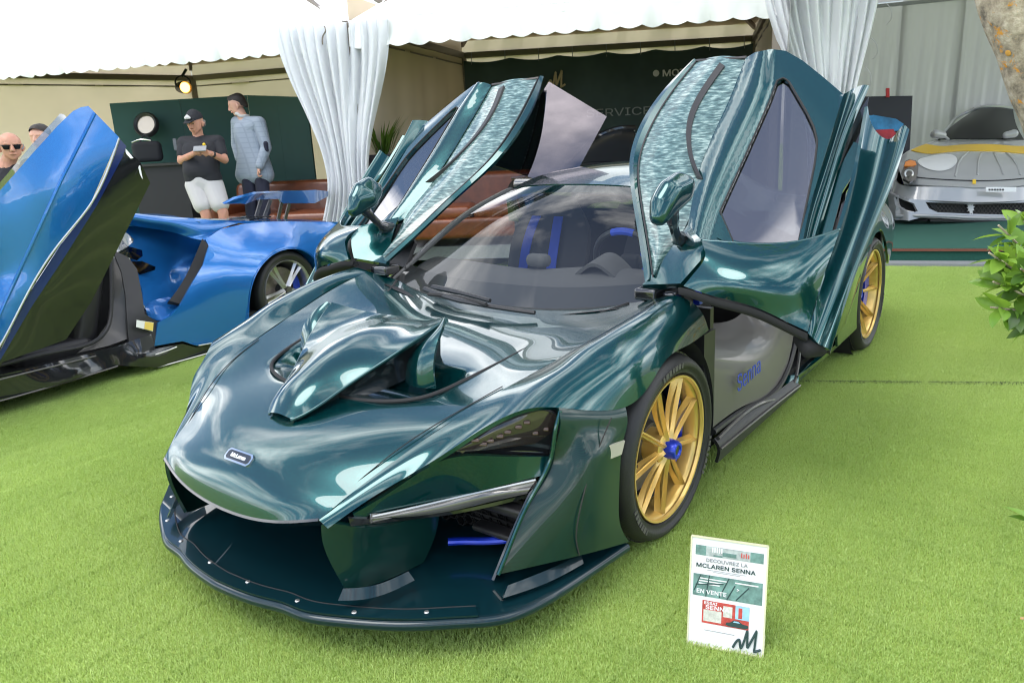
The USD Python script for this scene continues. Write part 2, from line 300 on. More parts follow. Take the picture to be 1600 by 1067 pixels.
mat('blade', {'g': ('geometry', {}), 'n': ('noise_texture', {'scale': 160., 'detail': 1}), 'r': ('rgb_ramp', {'ramp': [(.30, (.245, .37, .08)), (.66, (.57, .70, .27))]}), 'n2': ('noise_texture', {'scale': 1.1, 'detail': 3}), 'r2': ('rgb_ramp', {'ramp': [(.3, (.76, .84, .72)), (.7, (1, 1, 1))]}), 'mx': ('mix_color', {'blend_type': 'multiply', 'fac': 1.}),
    'p': ('principled_bsdf', {'roughness': .5, 'specular_ior_level': .3}), 'tr': ('translucent_bsdf', {'color': (.52, .62, .14)}), 'm': ('mix_closure', {'fac': .3})},
    [('g.position', 'n.vector'), ('g.position', 'n2.vector'), ('n.fac', 'r.fac'), ('n2.fac', 'r2.fac'), ('r.color', 'mx.a'), ('r2.color', 'mx.b'), ('mx.result', 'p.base_color'), ('p.BSDF', 'm.closure1'), ('tr.BSDF', 'm.closure2')], 'm.closure')
# turf: one sheet to the far distance, dipping a little to the left
gx = np.unique(np.r_[-60, -30, np.linspace(-12, 5, 40), 30, 60]); gy = np.unique(np.r_[-60, -30, np.linspace(-12, 8, 220), 30, 60])
GX, GY = np.meshgrid(gx, gy, indexing='ij'); obj('ground', grid(np.stack([GX, GY, gz(GX, GY)], -1)), 'turf', None, True, kind='structure')
# the artificial grass pile
def tuft(n, size, h, w, seed):
    r = np.random.default_rng(seed); p = r.uniform(-size/2, size/2, (n, 2)); a = r.uniform(0, 2*np.pi, n); ln = r.uniform(.10, .75, n)*h; hh = h*r.uniform(.6, 1.1, n); la = r.uniform(0, 2*np.pi, n)
    d = np.stack([np.cos(a), np.sin(a), 0*a], 1)*w*.5*r.uniform(.6, 1.3, (n, 1)); o = np.stack([p[:, 0], p[:, 1], 0*a], 1); l = np.stack([np.cos(la)*ln, np.sin(la)*ln, hh], 1); k = np.stack([l[:, 0]*.4, l[:, 1]*.4, hh*.62], 1)
    v = np.stack([o-d, o+d, o+k+d*.85, o+k-d*.85, o+l], 1).reshape(-1, 3); b = np.arange(n)[:, None]*5
    return tm(v, np.vstack([b+[0, 1, 2], b+[0, 2, 3], b+[3, 2, 4]]))
grass = UsdGeom.PointInstancer.Define(stage, '/World/artificial_grass'); keys(grass.GetPrim(), 'short bright green artificial grass covering the show ground', 'grass', None, 'stuff')
near = [obj('pile', tuft(4600, .27, .016, .0021, 10+k), 'blade', grass.GetPrim(), False) for k in range(3)]
def in_view(p, m=.35):
    q = p-CAM; z = q@_f; return (z > .3) & (np.abs(q@_R) < z*(.68+m*.2)+m) & (q@_U > -z*.46-m)
P, I = [], []
def fill(s, kinds, d0, d1):
    xs, ys = np.meshgrid(np.arange(-12, 3, s), np.arange(-11, 7, s)); q = np.stack([xs.ravel(), ys.ravel(), gz(xs.ravel(), ys.ravel())+.002], 1); d = np.linalg.norm(q-CAM, axis=1)
    q = q[in_view(q) & (d >= d0) & (d < d1)]; P.append(q); I.append(RNG.choice(kinds, len(q)))
fill(.25, [0, 1, 2], 0, 9.6)
P, I = np.vstack(P), np.concatenate(I)
grass.CreatePrototypesRel().SetTargets([o.GetPath() for o in near]); grass.CreatePositionsAttr(Vt.Vec3fArray.FromNumpy(P.astype(np.float32))); grass.CreateProtoIndicesAttr(Vt.IntArray.FromNumpy(I.astype(np.int32)))
an = RNG.integers(0, 4, len(P))*np.pi/2; grass.CreateOrientationsAttr(Vt.QuathArray([Gf.Quath(float(math.cos(a/2)), 0., 0., float(math.sin(a/2))) for a in an]))

sm0, sm1 = uz(1150, 594, .009), uz(1720, 599, .009); obj('turf_seam', [bar(sm0, sm1, .020, .004), bar(sm0+V(.01, 0, -.001), sm1+V(.014, 0, -.003), .034, .002)], 'seam_dark', None, False, kind='structure')
# ---------------------------------------------------------------- marquees
TA, TB, TC = V(-1.1, -11.8, 0), V(-4.05, -5.0, 0), V(-6.25, -.85, 0)     # front line of the two white marquees
K0, K1, K2 = V(-5.8, -11.2, 0), V(-7.75, -6.5, 0), V(-10.4, -2.6, 0)    # rear line
UP = V(0, 0, 1)
def scallop(a, b, z, n, drop, m=10):
    t = np.linspace(0, 1, n*m+1); p = a+(b-a)*t[:, None]; nr = np.cross(b-a, UP); nr /= np.linalg.norm(nr); nr = nr if nr@(CAM-a) > 0 else -nr; p = p+UP*z+nr*.05
    lo = p.copy(); lo[:, 2] -= drop-.02+.03*np.abs(np.sin(np.pi*t*n)); lo += nr*(.03*np.sin(t*n*np.pi*.9+1)+.02*np.sin(t*n*5.1))[:, None]; mid = (p+lo)/2+nr*(.02*np.sin(t*n*2.3))[:, None]
    return solid(np.stack([p, mid, lo]), .006)
def wall(a, b, z0, z1, wav=.03, seed=0):
    n = 60; t = np.linspace(0, 1, n); nr = np.cross(b-a, UP); nr /= np.linalg.norm(nr); R = []
    for z in np.linspace(z0, z1, 12):
        f = wav*(np.sin(t*23+seed+z)+.5*np.sin(t*51+2*seed-z*1.7))*(.3+.7*math.sin(math.pi*(z-z0)/(z1-z0)+.2)); R.append(a+(b-a)*t[:, None]+UP*z+nr*f[:, None])
    return grid(np.stack(R))
def marquee(label, fa, fb, ra, rb, z, n, side_a, side_b):
    t = thing('white_marquee', label, 'marquee'); pk = (fa+fb+ra+rb)/4+UP*(z+2.6)
    e = [fa+UP*(z+.02), fb+UP*(z+.02), rb+UP*(z+.25), ra+UP*(z+.25)]; o = (fa-ra)*.02
    ro = []
    for k in range(4):
        a, b = e[k], e[(k+1) % 4]; ro.append(grid(loft([[a, b], [a*.62+pk*.38-UP*.28, b*.62+pk*.38-UP*.28], [a*.25+pk*.75-UP*.22, b*.25+pk*.75-UP*.22], [a*.02+pk*.98, b*.02+pk*.98]], 14, 14)))
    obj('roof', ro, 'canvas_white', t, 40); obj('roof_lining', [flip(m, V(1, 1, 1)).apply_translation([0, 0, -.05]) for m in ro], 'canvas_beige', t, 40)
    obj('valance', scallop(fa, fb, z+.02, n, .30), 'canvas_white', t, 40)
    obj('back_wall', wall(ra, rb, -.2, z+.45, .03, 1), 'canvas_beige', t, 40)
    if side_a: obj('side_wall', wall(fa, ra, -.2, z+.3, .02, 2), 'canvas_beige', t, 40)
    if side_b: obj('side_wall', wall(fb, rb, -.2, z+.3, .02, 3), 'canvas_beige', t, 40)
    for a, b, w in ((fa, fb, .07), (ra, rb, .06), (fa, ra, .09), (fb, rb, .09)): obj('frame_rail', [bar(a+UP*(z-.02), b+UP*(z-.02), w, .09), bar(a+UP*(z-.16), b+UP*(z-.16), .02, .02)], 'frame_metal', t, False)
    for q in (fa, fb, ra, rb): obj('post', rbox(q+UP*(z/2-.1), (.10, .10, z+.2), .012), 'frame_metal', t, False)
    for q in e: obj('rafter', bar(q-UP*.12, pk-UP*.4, .05, .06), 'frame_metal', t, False)
    return t
ZE = 2.72
g1, g2 = V(.03, -.06, 0), V(-.03, .06, 0)
marquee('left white marquee with scalloped valance and open front over the dark green partition', TA, TB+g1*.5, K0, K1+g1*.5, ZE, 36, True, False)
marquee('right white marquee with scalloped valance in front of the lettered dark banner', TB+g2*.5, TC, K1+g2*.5, K2, ZE, 20, True, True)
# plank floor of the left marquee
obj('marquee_floor', prism([TA*.97+K0*.03, TB*.97+K1*.03, TC*.97+K2*.03, K2, K1, K0], -.02, .14), 'kerb_grey', None, False, kind='structure')
def curtain(name, label, top, waist, low, folds, amp, z0, z1, zw, seed):
    """gathered curtain: (left, right) points at the top, at the tie and at the bottom"""
    r = np.random.default_rng(seed); n = folds*14; t = np.linspace(0, 1, n); ph = r.uniform(0, 6, 4); R = []
    tw = t+.012*np.sin(t*17+ph[0]); nr = np.cross(top[1]-top[0], UP); nr /= np.linalg.norm(nr)
    for z in np.linspace(z1, z0, 44):
        k = sm(z1-z, 0, z1-zw) if z > zw else 1.0; l = sm(zw-z, 0, .8) if z < zw else 0.
        a = top[0]*(1-k)+waist[0]*k; b = top[1]*(1-k)+waist[1]*k; a, b = a*(1-l)+low[0]*l, b*(1-l)+low[1]*l
        A = amp*(1-.35*k); f = A*(.75*(np.abs(np.sin(np.pi*folds*tw+.7*np.sin(5*tw+ph[3])+.5*np.sin(z*1.9+9*tw)))*2-1)+.8*np.sin(2*np.pi*folds*.31*tw+ph[1]+z*1.1)+.45*np.sin(2*np.pi*folds*.8*tw+ph[2]+z*2.6)+.9*(meshkit.fbm(np.stack([tw*5, tw*0+z*2.2, tw*0+seed], 1), 4, seed)-.5))
        p = a+(b-a)*tw[:, None]; p[:, 2] = z; R.append(p+nr*f[:, None])
    return obj(name, solid(np.stack(R), .004), 'curtain_white', None, 50, label, 'curtain')
def fl(px, py, a=TB, b=TC, off=.10):       # point on the upright plane of the marquee front
    n = np.cross(b-a, UP); n /= np.linalg.norm(n); n = n if n@(CAM-a) > 0 else -n; return upl(px, py, n, n@a+off)
def xy(p): return V(p[0], p[1], 0)
c_top = (xy(fl(437, 85)), xy(fl(606, 68))); c_w = (xy(fl(513, 300)), xy(fl(578, 300))); c_l = (xy(fl(505, 420)), xy(fl(585, 420)))
curtain('tent_curtain', 'gathered white curtain tied at the post between the two marquees', c_top, c_w, c_l, 11, .045, .1, 2.72, 1.0, 1)
c_top = (xy(fl(1186, 30)), xy(fl(1378, 0))); c_w = (xy(fl(1262, 205)), xy(fl(1322, 205))); c_l = (xy(fl(1265, 330)), xy(fl(1330, 330)))
curtain('tent_curtain', 'gathered white curtain with hanging ties beside the grey tent', c_top, c_w, c_l, 12, .05, .1, 2.95, 1.05, 2)
for k, (px, py) in enumerate(((1384, 5), (1362, 60), (1352, 105))):
    q = fl(px, py, off=.18); tie = obj('curtain_tie', tube(curve([q, q+V(.02, .05, -.06), q+V(.01, .06, -.16), q+V(.0, .02, -.20)], 14), .0042, 6), 'canvas_grey', None, True, ['topmost white tie string on the edge of the right curtain', 'middle white tie string on the edge of the right curtain', 'lowest white tie string on the edge of the right curtain'][k], 'tie')
obj('lacing_rope', tube(curve([fl(507, 42, off=.10), fl(509, 48, off=.12), fl(505, 56, off=.10), fl(504, 70, off=.11)], 20), .009, 6), 'frame_metal', None, True, 'short dark lacing rope hanging where the two white marquee roofs meet', 'rope')
# grey tent on the right with its stage
gt = thing('grey_tent', 'grey lined tent open at the front around the silver car', 'tent')
sa, sb = uz(1372, 388, .15), uz(1700, 388, .15); sd = sb-sa; sd[2] = 0; sd /= np.linalg.norm(sd); sn = V(-sd[1], sd[0], 0); sn = sn if sn@(sa-CAM) > 0 else -sn
sa = xy(sa)-sd*.9; sb = xy(sb)+sd*4; ga, gb = sa+sn*6.2, sb+sn*6.2
Lw = np.linalg.norm(gb-ga); npan = 8
for k in range(npan): obj('wall_panel', wall(ga+sd*(Lw*k/npan-.03)+sn*.03*(k % 2), ga+sd*(Lw*(k+1)/npan+.03)+sn*.03*(k % 2), .0, 3.15, .010, k), 'canvas_grey', gt, 40)
obj('side_panel', wall(ga, sa+sn*.4, .0, 3.2, .02, 3), 'canvas_grey', gt, 40)
obj('ceiling', grid(loft([[ga+UP*3.15-sd*.1, gb+UP*3.15], [sa+UP*3.75-sd*.1, sb+UP*3.75]], 8, 8)), 'canvas_grey', gt)
obj('rail', bar(ga+UP*3.10-sn*.06, gb+UP*3.10-sn*.06, .04, .05), 'kerb_grey', gt)
obj('stage', prism([sa, sb, gb, ga], -.05, .15), 'stage_green', None, False, kind='structure')
obj('stage_kerb', prism([sa-sn*.02, sb-sn*.02, sb-sn*.20, sa-sn*.20], -.05, .035), 'kerb_grey', None, False, kind='structure')
ef = obj('stage_front', [bar(sa-sn*.012+UP*.135, sb-sn*.012+UP*.135, .02, .022)], 'stage_edge', None, False, kind='structure')
# ================================================================ generic surface helpers for the other cars
def skin_q(outline, lift, t=.012, holes=(), h=6., toward=None):
    return skin(outline, lift, t, holes, h, -_f if toward is None else toward)
def wheel_at(parent, c, fwd, side, R, rr, wid, ns, mt, tyre='rubber', paired=True, cal='blue_anodised'):
    """wheel: centre of the outer face c, rolling direction fwd, outward direction side"""
    T = np.eye(4); T[:3, 0], T[:3, 1], T[:3, 2], T[:3, 3] = fwd, side, np.cross(fwd, side), c
    def place(m): m = as_tm(m).copy(); m.apply_transform(T); return m
    w = obj('wheel', place(lathe([(rr*.99, -.012), (rr*.955, -.018), (rr*.92, -.05), (rr*.88, -.12), (rr*.90, -wid+.03), (rr*.99, -wid+.015)], 60, 'y')), mt, parent, 50)
    obj('tyre', place(lathe(curve([(rr*.985, -.012, 0), (rr+.03, .012, 0), (R-.045, .016, 0), (R-.018, .004, 0), (R-.004, -.03, 0), (R, -.06, 0), (R, -wid+.05, 0), (R-.02, -wid, 0), (rr, -wid+.02, 0)], 50, 'p')[:, :2], 72, 'y')), tyre, w, 50)
    for k in range(ns):
        for s in ((-.13, .13) if paired else (0,)):
            a = 2*np.pi*k/ns+.25+s
            m = solid(loft([[(.03, -.035, -.022), (.03, -.010, 0), (.03, -.035, .022)], [(rr*.5, -.04, -.014), (rr*.5, -.018, 0), (rr*.5, -.04, .014)], [(rr*.95, -.03, -.02), (rr*.95, -.012, 0), (rr*.95, -.03, .02)]], 10, 7, kv='l'), .02, (0, 1, 0))
            m.apply_transform(trimesh.transformations.rotation_matrix(a, [0, 1, 0])); obj('spoke', place(m), mt, w, 40)
    obj('rim_lip', place(lathe([(rr*.95, -.012), (rr*.985, .002), (rr, -.006)], 60, 'y')), mt, w, 50)
    obj('centre_cap', place(lathe([(0, .0), (.03, .0), (.035, -.03), (.06, -.05)], 24, 'y')), 'dark_metal', w)
    obj('brake_disc', place(lathe([(.06, -.11), (rr*.74, -.11), (rr*.74, -.14)], 48, 'y')), 'disc_metal', w, 30)
    obj('caliper', place(flip(grid(np.stack([arch(0, 0, rr*.80, -.16, -.09, -.6, .6, 14)[1], arch(0, 0, rr*.5, -.16, -.09, -.6, .6, 14)[1]])), V(-1, 1, 1))), cal, w)
    return w
# ================================================================ the blue mid-engined car on the left, door up
GN = V(-.1, .995, 0); GN /= np.linalg.norm(GN); GF = V(GN[1], -GN[0], 0); G0 = V(-1.725, -3.50, -.15); GC = GN@G0
def ug(px, py, off=0.): return upl(px, py, GN, GC+off)
def gl(L): return [tuple(ug(*q)) for q in L]
gt_car = thing('blue_sports_car', 'metallic blue mid-engined sports car with raised door and rear wing', 'sports car')
BL = 'blue_paint'
def GO(samples, smooth=2e-3):
    s = np.array(samples, float); r = RBFInterpolator(s[:, :2]/100, s[:, 2], kernel='thin_plate_spline', smoothing=smooth)
    return lambda q: np.array([ug(a, b, c) for (a, b), c in zip(q, r(np.asarray(q)/100))])
# rear quarter: from the lip of the side tunnel over the arch to the tail
Q = [(321, 374), (345, 358), (380, 350), (412, 347), (450, 346), (490, 347), (528, 347), (526, 356), (522, 368), (528, 384), (524, 400), (512, 418), (504, 428), (498, 416), (490, 403), (474, 391), (457, 387), (438, 390), (420, 400), (405, 416), (394, 437), (388, 462), (386, 500), (384, 530), (336, 537), (307, 540), (285, 533), (241, 541), (247, 504), (263, 496), (281, 478), (298, 446), (317, 414), (326, 384)]
QO = GO([(321, 374, -.12), (345, 358, -.22), (380, 350, -.34), (412, 347, -.40), (450, 346, -.40), (490, 347, -.36), (528, 347, -.20), (526, 384, -.12), (512, 418, -.05), (498, 416, -.02), (474, 391, .0), (457, 387, .0), (438, 390, .0), (420, 400, .0), (405, 416, .0), (394, 437, .0), (386, 480, .0), (384, 530, -.03), (336, 537, -.05), (285, 533, -.05), (241, 541, -.05),
    (247, 504, -.04), (281, 478, -.05), (298, 446, -.07), (317, 414, -.09), (326, 390, -.10), (350, 400, -.05), (330, 440, -.03), (400, 368, -.10), (457, 368, -.07), (500, 372, -.10), (360, 440, -.01), (350, 500, -.02), (300, 490, -.03), (365, 375, -.13)], .5)
obj('rear_quarter', skin_q(Q, QO, .02), BL, gt_car, 50)
arch_line = [(504, 428), (498, 416), (490, 403), (474, 391), (457, 387), (438, 390), (420, 400), (405, 416), (394, 437), (388, 462), (386, 500)]
ac = curve(gl([(a, b, .004) for a, b in arch_line]), 50)
obj('arch_lip', solid(np.stack([ac, ac+GN*.012, ac-GN*.10]), .01), BL, gt_car)
obj('wheel_well', grid(np.stack([ac-GN*.03, ac-GN*.42])), 'dark_void', gt_car)
obj('well_back', sheet(list(ac[::4]-GN*.42), .01, GN), 'dark_void', gt_car, False)
wheel_at(gt_car, ug(452, 453, -.035), GF, GN, .345, .262, .30, 5, 'silver_metal')
# flying buttress, tunnel and its black outlet
but = loft([gl([(207, 333, -.20), (240, 337, -.25), (280, 340, -.30), (330, 344, -.34), (372, 349, -.37)]), gl([(205, 342, -.16), (240, 347, -.20), (280, 352, -.23), (318, 362, -.24), (348, 357, -.30)]), gl([(196, 351, -.22), (240, 358, -.26), (280, 366, -.27), (319, 375, -.22), (330, 370, -.24)])], 14, 30)
obj('buttress', solid(but, .02, (0, .3, 1)), BL, gt_car)
obj('tunnel_wall', skin_q([(194, 350), (250, 356), (319, 373), (322, 400), (296, 450), (266, 500), (225, 485), (222, 452), (205, 405)], GO([(194, 350, -.42), (319, 373, -.42), (300, 440, -.34), (262, 500, -.20), (222, 470, -.24), (205, 405, -.36), (265, 420, -.44)]), .01), BL, gt_car)
obj('tunnel_outlet', solid(loft([gl([(316, 373, -.17), (300, 411, -.16), (281, 447, -.14), (264, 470, -.11)]), gl([(326, 383, -.125), (317, 413, -.115), (298, 446, -.095), (282, 475, -.075)])], 5, 24), .05, GN), 'black_matt', gt_car)
obj('tunnel_floor', solid(loft([gl([(225, 476, -.20), (245, 468, -.24), (264, 464, -.28)]), gl([(232, 494, -.08), (250, 500, -.07), (280, 474, -.12)])], 8, 14), .01, UP), BL, gt_car)
obj('quarter_window', [solid(loft([gl([(176, 388, -.30), (192, 362, -.30), (209, 374, -.30)]), gl([(178, 396, -.29), (196, 388, -.29), (208, 378, -.29)])], 4, 10), .01, GN)], 'smoked_glass', gt_car)
for L in ([(182, 396), (198, 384), (222, 391), (223, 400), (214, 407)], [(202, 409), (222, 408), (243, 417), (242, 422), (219, 429)]): obj('engine_window', sheet([ug(a, b, -.33) for a, b in L], .008, GN), 'tinted_glass', gt_car, False)
# sills, aperture, pillar
obj('sill', skin_q([(-30, 600), (0, 586), (60, 572), (130, 555), (185, 540), (236, 522), (243, 545), (285, 537), (307, 543), (338, 538), (400, 520), (400, 540), (332, 551), (243, 574), (184, 571), (110, 594), (0, 628), (-40, 640)], GO([(-40, 610, -.02), (130, 560, -.02), (236, 530, -.02), (338, 545, -.02), (400, 530, -.02), (0, 625, -.03), (184, 571, -.02), (332, 551, -.03), (120, 578, .02), (220, 555, .03)]), .02), 'black_gloss', gt_car)
for L in ([(-20, 598), (60, 578), (130, 561), (150, 556)], [(-20, 632), (80, 604), (184, 572)], [(236, 556), (258, 549), (276, 542)], [(310, 540), (338, 535)], [(246, 574), (300, 559), (332, 550)]): obj('sill_edge', tube(curve(gl([(a, b, .012) for a, b in L]), 16), .006, 6), 'silver_metal' if L[0][0] > 200 and len(L) < 4 else 'carbon_satin', gt_car)
obj('door_pillar', skin_q([(176, 390), (200, 402), (214, 420), (222, 460), (226, 490), (247, 504), (241, 541), (232, 562), (205, 560), (200, 520), (196, 460), (190, 425)], GO([(176, 390, -.28), (214, 420, -.20), (226, 490, -.08), (247, 504, -.07), (232, 562, -.02), (200, 520, -.08), (196, 460, -.16)]), .02), 'black_satin', gt_car)
obj('pillar_trim', skin_q([(172, 402), (186, 404), (196, 440), (201, 490), (203, 528), (170, 540), (120, 552), (150, 530), (168, 505), (173, 460)], GO([(172, 402, -.30), (196, 440, -.20), (203, 528, -.10), (120, 552, -.10), (150, 530, -.16), (173, 460, -.25)]), .02), 'carbon_satin', gt_car)
obj('warning_label', sheet([ug(214, 500, -.035), ug(240, 504, -.035), ug(239, 518, -.035), ug(213, 511, -.035)], .004, GN), 'white_paint', gt_car, False)
obj('warning_stripe', sheet([ug(227, 502.5, -.03), ug(240, 504.5, -.03), ug(239, 517, -.03), ug(226, 514, -.03)], .004, GN), 'label_yellow', gt_car, False)
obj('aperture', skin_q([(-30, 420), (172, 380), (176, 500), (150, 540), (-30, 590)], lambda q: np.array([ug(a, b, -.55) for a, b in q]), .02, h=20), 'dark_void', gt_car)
obj('door_seal', tube(curve(gl([(174, 398, -.22), (174, 470, -.17), (169, 510, -.13), (150, 532, -.08), (90, 549, -.05), (-30, 578, -.04)]), 40), .014, 8), 'black_satin', gt_car)
sc = ug(120, 480, -.45); obj('seat', [rbox(sc+GF*.0, (.16, .44, .62), .06, ry=-.3), rbox(sc+GF*.28-UP*.25, (.5, .44, .14), .05)], 'black_satin', gt_car)
obj('belt_buckle', rbox(ug(65, 535, -.18), (.10, .03, .03), .01), 'red_plastic', gt_car)
# rest of the body, hidden from the front: deck, nose and far side
dk = loft([gl([(330, 344, -.34), (412, 346, -.42), (528, 347, -.22)]), [tuple(V(*q)-GN*.75+UP*.02) for q in gl([(330, 344, -.34), (412, 346, -.42), (528, 347, -.22)])], [tuple(V(*q)-GN*1.35-UP*.02) for q in gl([(330, 344, -.34), (412, 346, -.42), (528, 347, -.22)])]], 12, 20)
obj('engine_deck', solid(dk, .02, UP), BL, gt_car)
vt = ug(372, 348, -.6)+UP*.02
for k in range(4): obj('deck_vent', bar(vt+GF*(.03-.10*k)-GN*.25, vt+GF*(.03-.10*k)+GN*.10, .05, .012), 'black_gloss', gt_car, False)
def gp(f, n, z): return G0+GF*f+GN*n+UP*z
tail = loft([[gp(-.92, -.10, .72), gp(-.98, -.9, .74), gp(-.92, -1.75, .72)], [gp(-.95, -.08, .45), gp(-1.02, -.9, .45), gp(-.95, -1.75, .45)], [gp(-.80, -.12, .20), gp(-.85, -.9, .16), gp(-.80, -1.75, .2)]], 10, 14)
obj('tail', solid(tail, .02, -GF), 'black_gloss', gt_car)
obj('tail_lamp', lathe([(.0, .0), (.06, .0), (.07, -.02), (.085, -.025)], 24, 'x').apply_transform(np.block([[np.stack([-GF, -GN, UP], 1), gp(-1.0, -.32, .6)[:, None]], [np.zeros((1, 3)), np.ones((1, 1))]])), 'red_plastic', gt_car)
obj('side_lamp', sheet([ug(500, 408, -.03), ug(507, 400, -.05), ug(509, 408, -.05), ug(503, 416, -.03)], .006, GN), 'amber', gt_car, False)
nose = loft([[gp(2.0, 0, .70), gp(2.1, -.85, .78), gp(2.0, -1.75, .70)], [gp(2.9, -.02, .74), gp(2.9, -.85, .66), gp(2.9, -1.75, .74)], [gp(3.5, -.25, .42), gp(3.65, -.85, .40), gp(3.5, -1.55, .42)]], 14, 20)
obj('nose', solid(nose, .02, UP), BL, gt_car)
obj('front_wing', solid(loft([[gp(2.0, .0, .70), gp(2.9, -.02, .74), gp(3.5, -.25, .42)], [gp(2.0, .02, .45), gp(2.45, .03, .62), gp(2.75, .03, .68), gp(3.1, .0, .58), gp(3.5, -.2, .30)]], 8, 24), .02, GN), BL, gt_car)
obj('roof', solid(loft([[gp(.55, -.28, 1.00), gp(.55, -.88, 1.06), gp(.55, -1.48, 1.00)], [gp(1.1, -.36, 1.06), gp(1.1, -.88, 1.11), gp(1.1, -1.4, 1.06)], [gp(1.5, -.42, 1.02), gp(1.5, -.88, 1.07), gp(1.5, -1.34, 1.02)]], 10, 16), .03, UP), BL, gt_car)
obj('windscreen', grid(loft([[gp(1.5, -.42, 1.02), gp(1.52, -.88, 1.07), gp(1.5, -1.34, 1.02)], [gp(2.35, -.15, .72), gp(2.5, -.88, .76), gp(2.35, -1.6, .72)]], 8, 16)), 'dark_glass', gt_car)
obj('underbody', box((0, 0, 0), (4.3, 1.6, .12)).apply_transform(np.block([[np.stack([GF, GN, UP], 1), gp(1.3, -.9, .16)[:, None]], [np.zeros((1, 3)), np.ones((1, 1))]])), 'dark_void', gt_car)
for f, n in ((2.71, 0), ): wheel_at(gt_car, gp(f, n-.02, .33), GF, GN, .33, .262, .25, 5, 'silver_metal')
for f in (0, 2.71): wheel_at(gt_car, gp(f, -1.75, .345), -GF, -GN, .345, .262, .28, 5, 'silver_metal')
# raised rear wing on two pairs of stays
wf_ = curve([ug(347, 317, -.35), ug(378, 318, -.42), ug(397, 310.5, -.62), ug(434, 310.5, -.95), ug(438, 317.5, -1.0), ug(489, 318, -1.25), ug(518, 302, -1.75)], 60, 'l')
wb_ = curve([ug(381, 304, -.35), ug(396, 300, -.45), ug(415, 299, -.68), ug(440, 298.5, -.98), ug(455, 298, -1.05), ug(492, 297, -1.3), ug(519, 299.5, -1.75)], 60, 'l')
obj('rear_wing', solid(np.stack([wf_, (wf_+wb_)/2+UP*.012, wb_]), .022, UP), BL, gt_car, 30)
for a, b in (((399, 343), (408, 312)), ((412, 342), (423, 312)), ((434, 345), (440, 317)), ((445, 345), (452, 318))):
    o = -.75 if a[0] < 425 else -1.05; obj('wing_stay', bar(ug(*a, o), ug(*b, o+.04), .035, .014, up=GN), 'dark_metal', gt_car, False)
# the raised door: blue outer skin, dark glossy inner side, pane behind
DOF = GO([(0, 300, .10), (0, 430, .02), (0, 545, .02), (114, 173, .30), (149, 178, .34), (185, 214, .38), (216, 250, .40), (232, 285, .36), (207, 335, .28), (141, 319, .30), (94, 378, .22), (47, 450, .12), (175, 400, .20), (120, 500, .08), (60, 300, .22), (-40, 400, .0), (-40, 560, .0)])
gdoor = obj('door', skin_q([(-40, 322), (0, 298), (50, 241), (90, 197), (114, 174), (126, 168), (138, 166), (149, 177), (186, 215), (141, 319), (94, 378), (47, 450), (0, 541), (-40, 600)], DOF, .015, h=8), BL, gt_car, 60)
cr_ = curve(list(DOF(np.array([(149, 178), (122, 232), (94, 288), (60, 362), (19, 450), (-20, 540)], float))), 40)-_f*.006
obj('door_crease', tube(cr_, .010, 8), BL, gdoor)
obj('door_edge', tube(curve(list(DOF(np.array([(186, 216), (141, 320), (94, 379), (47, 451), (0, 540), (-40, 600)], float)))[:], 40), .007, 6), 'silver_metal', gdoor)
obj('door_edge_dark', skin_q([(186, 217), (196, 228), (190, 245), (150, 320), (100, 400), (47, 480), (0, 560), (-40, 620), (-40, 600), (0, 545), (47, 453), (94, 381), (141, 322)], lambda q: DOF(q)+_f*.012, .01), 'blue_dark', gdoor)
obj('door_lining', skin_q([(190, 228), (216, 252), (232, 285), (222, 305), (207, 336), (192, 365), (175, 400), (140, 470), (100, 530), (60, 545), (0, 566), (-40, 625), (-40, 600), (0, 545), (47, 455), (94, 384), (141, 325)], lambda q: DOF(q)+_f*.025, .03, h=9), 'black_gloss', gdoor, 60)
obj('door_hinge', [sheet([DOF(np.array([p_]))[0]-_f*.01 for p_ in L], .006, -_f) for L in ([(190, 228), (214, 250), (208, 250), (196, 240)], [(208, 252), (216, 258), (232, 284), (222, 274)])], 'white_paint', gdoor, False)
obj('door_pane', skin_q([(-40, 318), (0, 272), (40, 224), (86, 174), (92, 175), (100, 183), (88, 200), (50, 243), (0, 298)], lambda q: DOF(q)+_f*.05, .006), 'pale_glass', gt_car)

# ================================================================ the silver front-engined car on the stage
sv = thing('silver_coupe', 'silver coupe with yellow bonnet band and white roundel on the stage', 'car')
SP = 'silver_paint'; D0 = 8.75
def us(px, py, d=0.): return uq(px, py, D0+d)
def sl_(L): return [tuple(us(*q)) for q in L]
hoodS = loft([sl_([(1412, 287, .25), (1440, 289, .10), (1480, 291, .0), (1523, 293, -.05), (1570, 292, .0), (1610, 289, .1), (1640, 285, .25)]), sl_([(1404, 262, .45), (1440, 268, .25), (1480, 271, .15), (1523, 272, .1), (1570, 271, .15), (1610, 267, .25), (1645, 260, .45)]),
    sl_([(1408, 245, .75), (1440, 250, .55), (1480, 248, .5), (1523, 248, .45), (1570, 248, .5), (1610, 249, .55), (1642, 244, .75)]), sl_([(1428, 233, 1.15), (1455, 238, .95), (1490, 235, .9), (1523, 234, .85), (1560, 235, .9), (1600, 238, .95), (1630, 233, 1.15)]), sl_([(1470, 219, 1.75), (1490, 219, 1.6), (1523, 218, 1.55), (1570, 218, 1.6), (1610, 219, 1.75)])], 50, 50)
obj('bonnet', solid(hoodS, .02, UP), SP, sv, 50)
bump = loft([sl_([(1393, 300, .55), (1400, 306, .30), (1420, 311, .12), (1450, 313, .02), (1523, 316, -.05), (1600, 313, .02), (1640, 308, .2)]), sl_([(1398, 280, .55), (1404, 287, .34), (1420, 291, .16), (1450, 292, .05), (1523, 294, -.03), (1600, 292, .05), (1640, 287, .2)])], 10, 50)
obj('bumper', solid(bump, .02, -_f), SP, sv, 50)
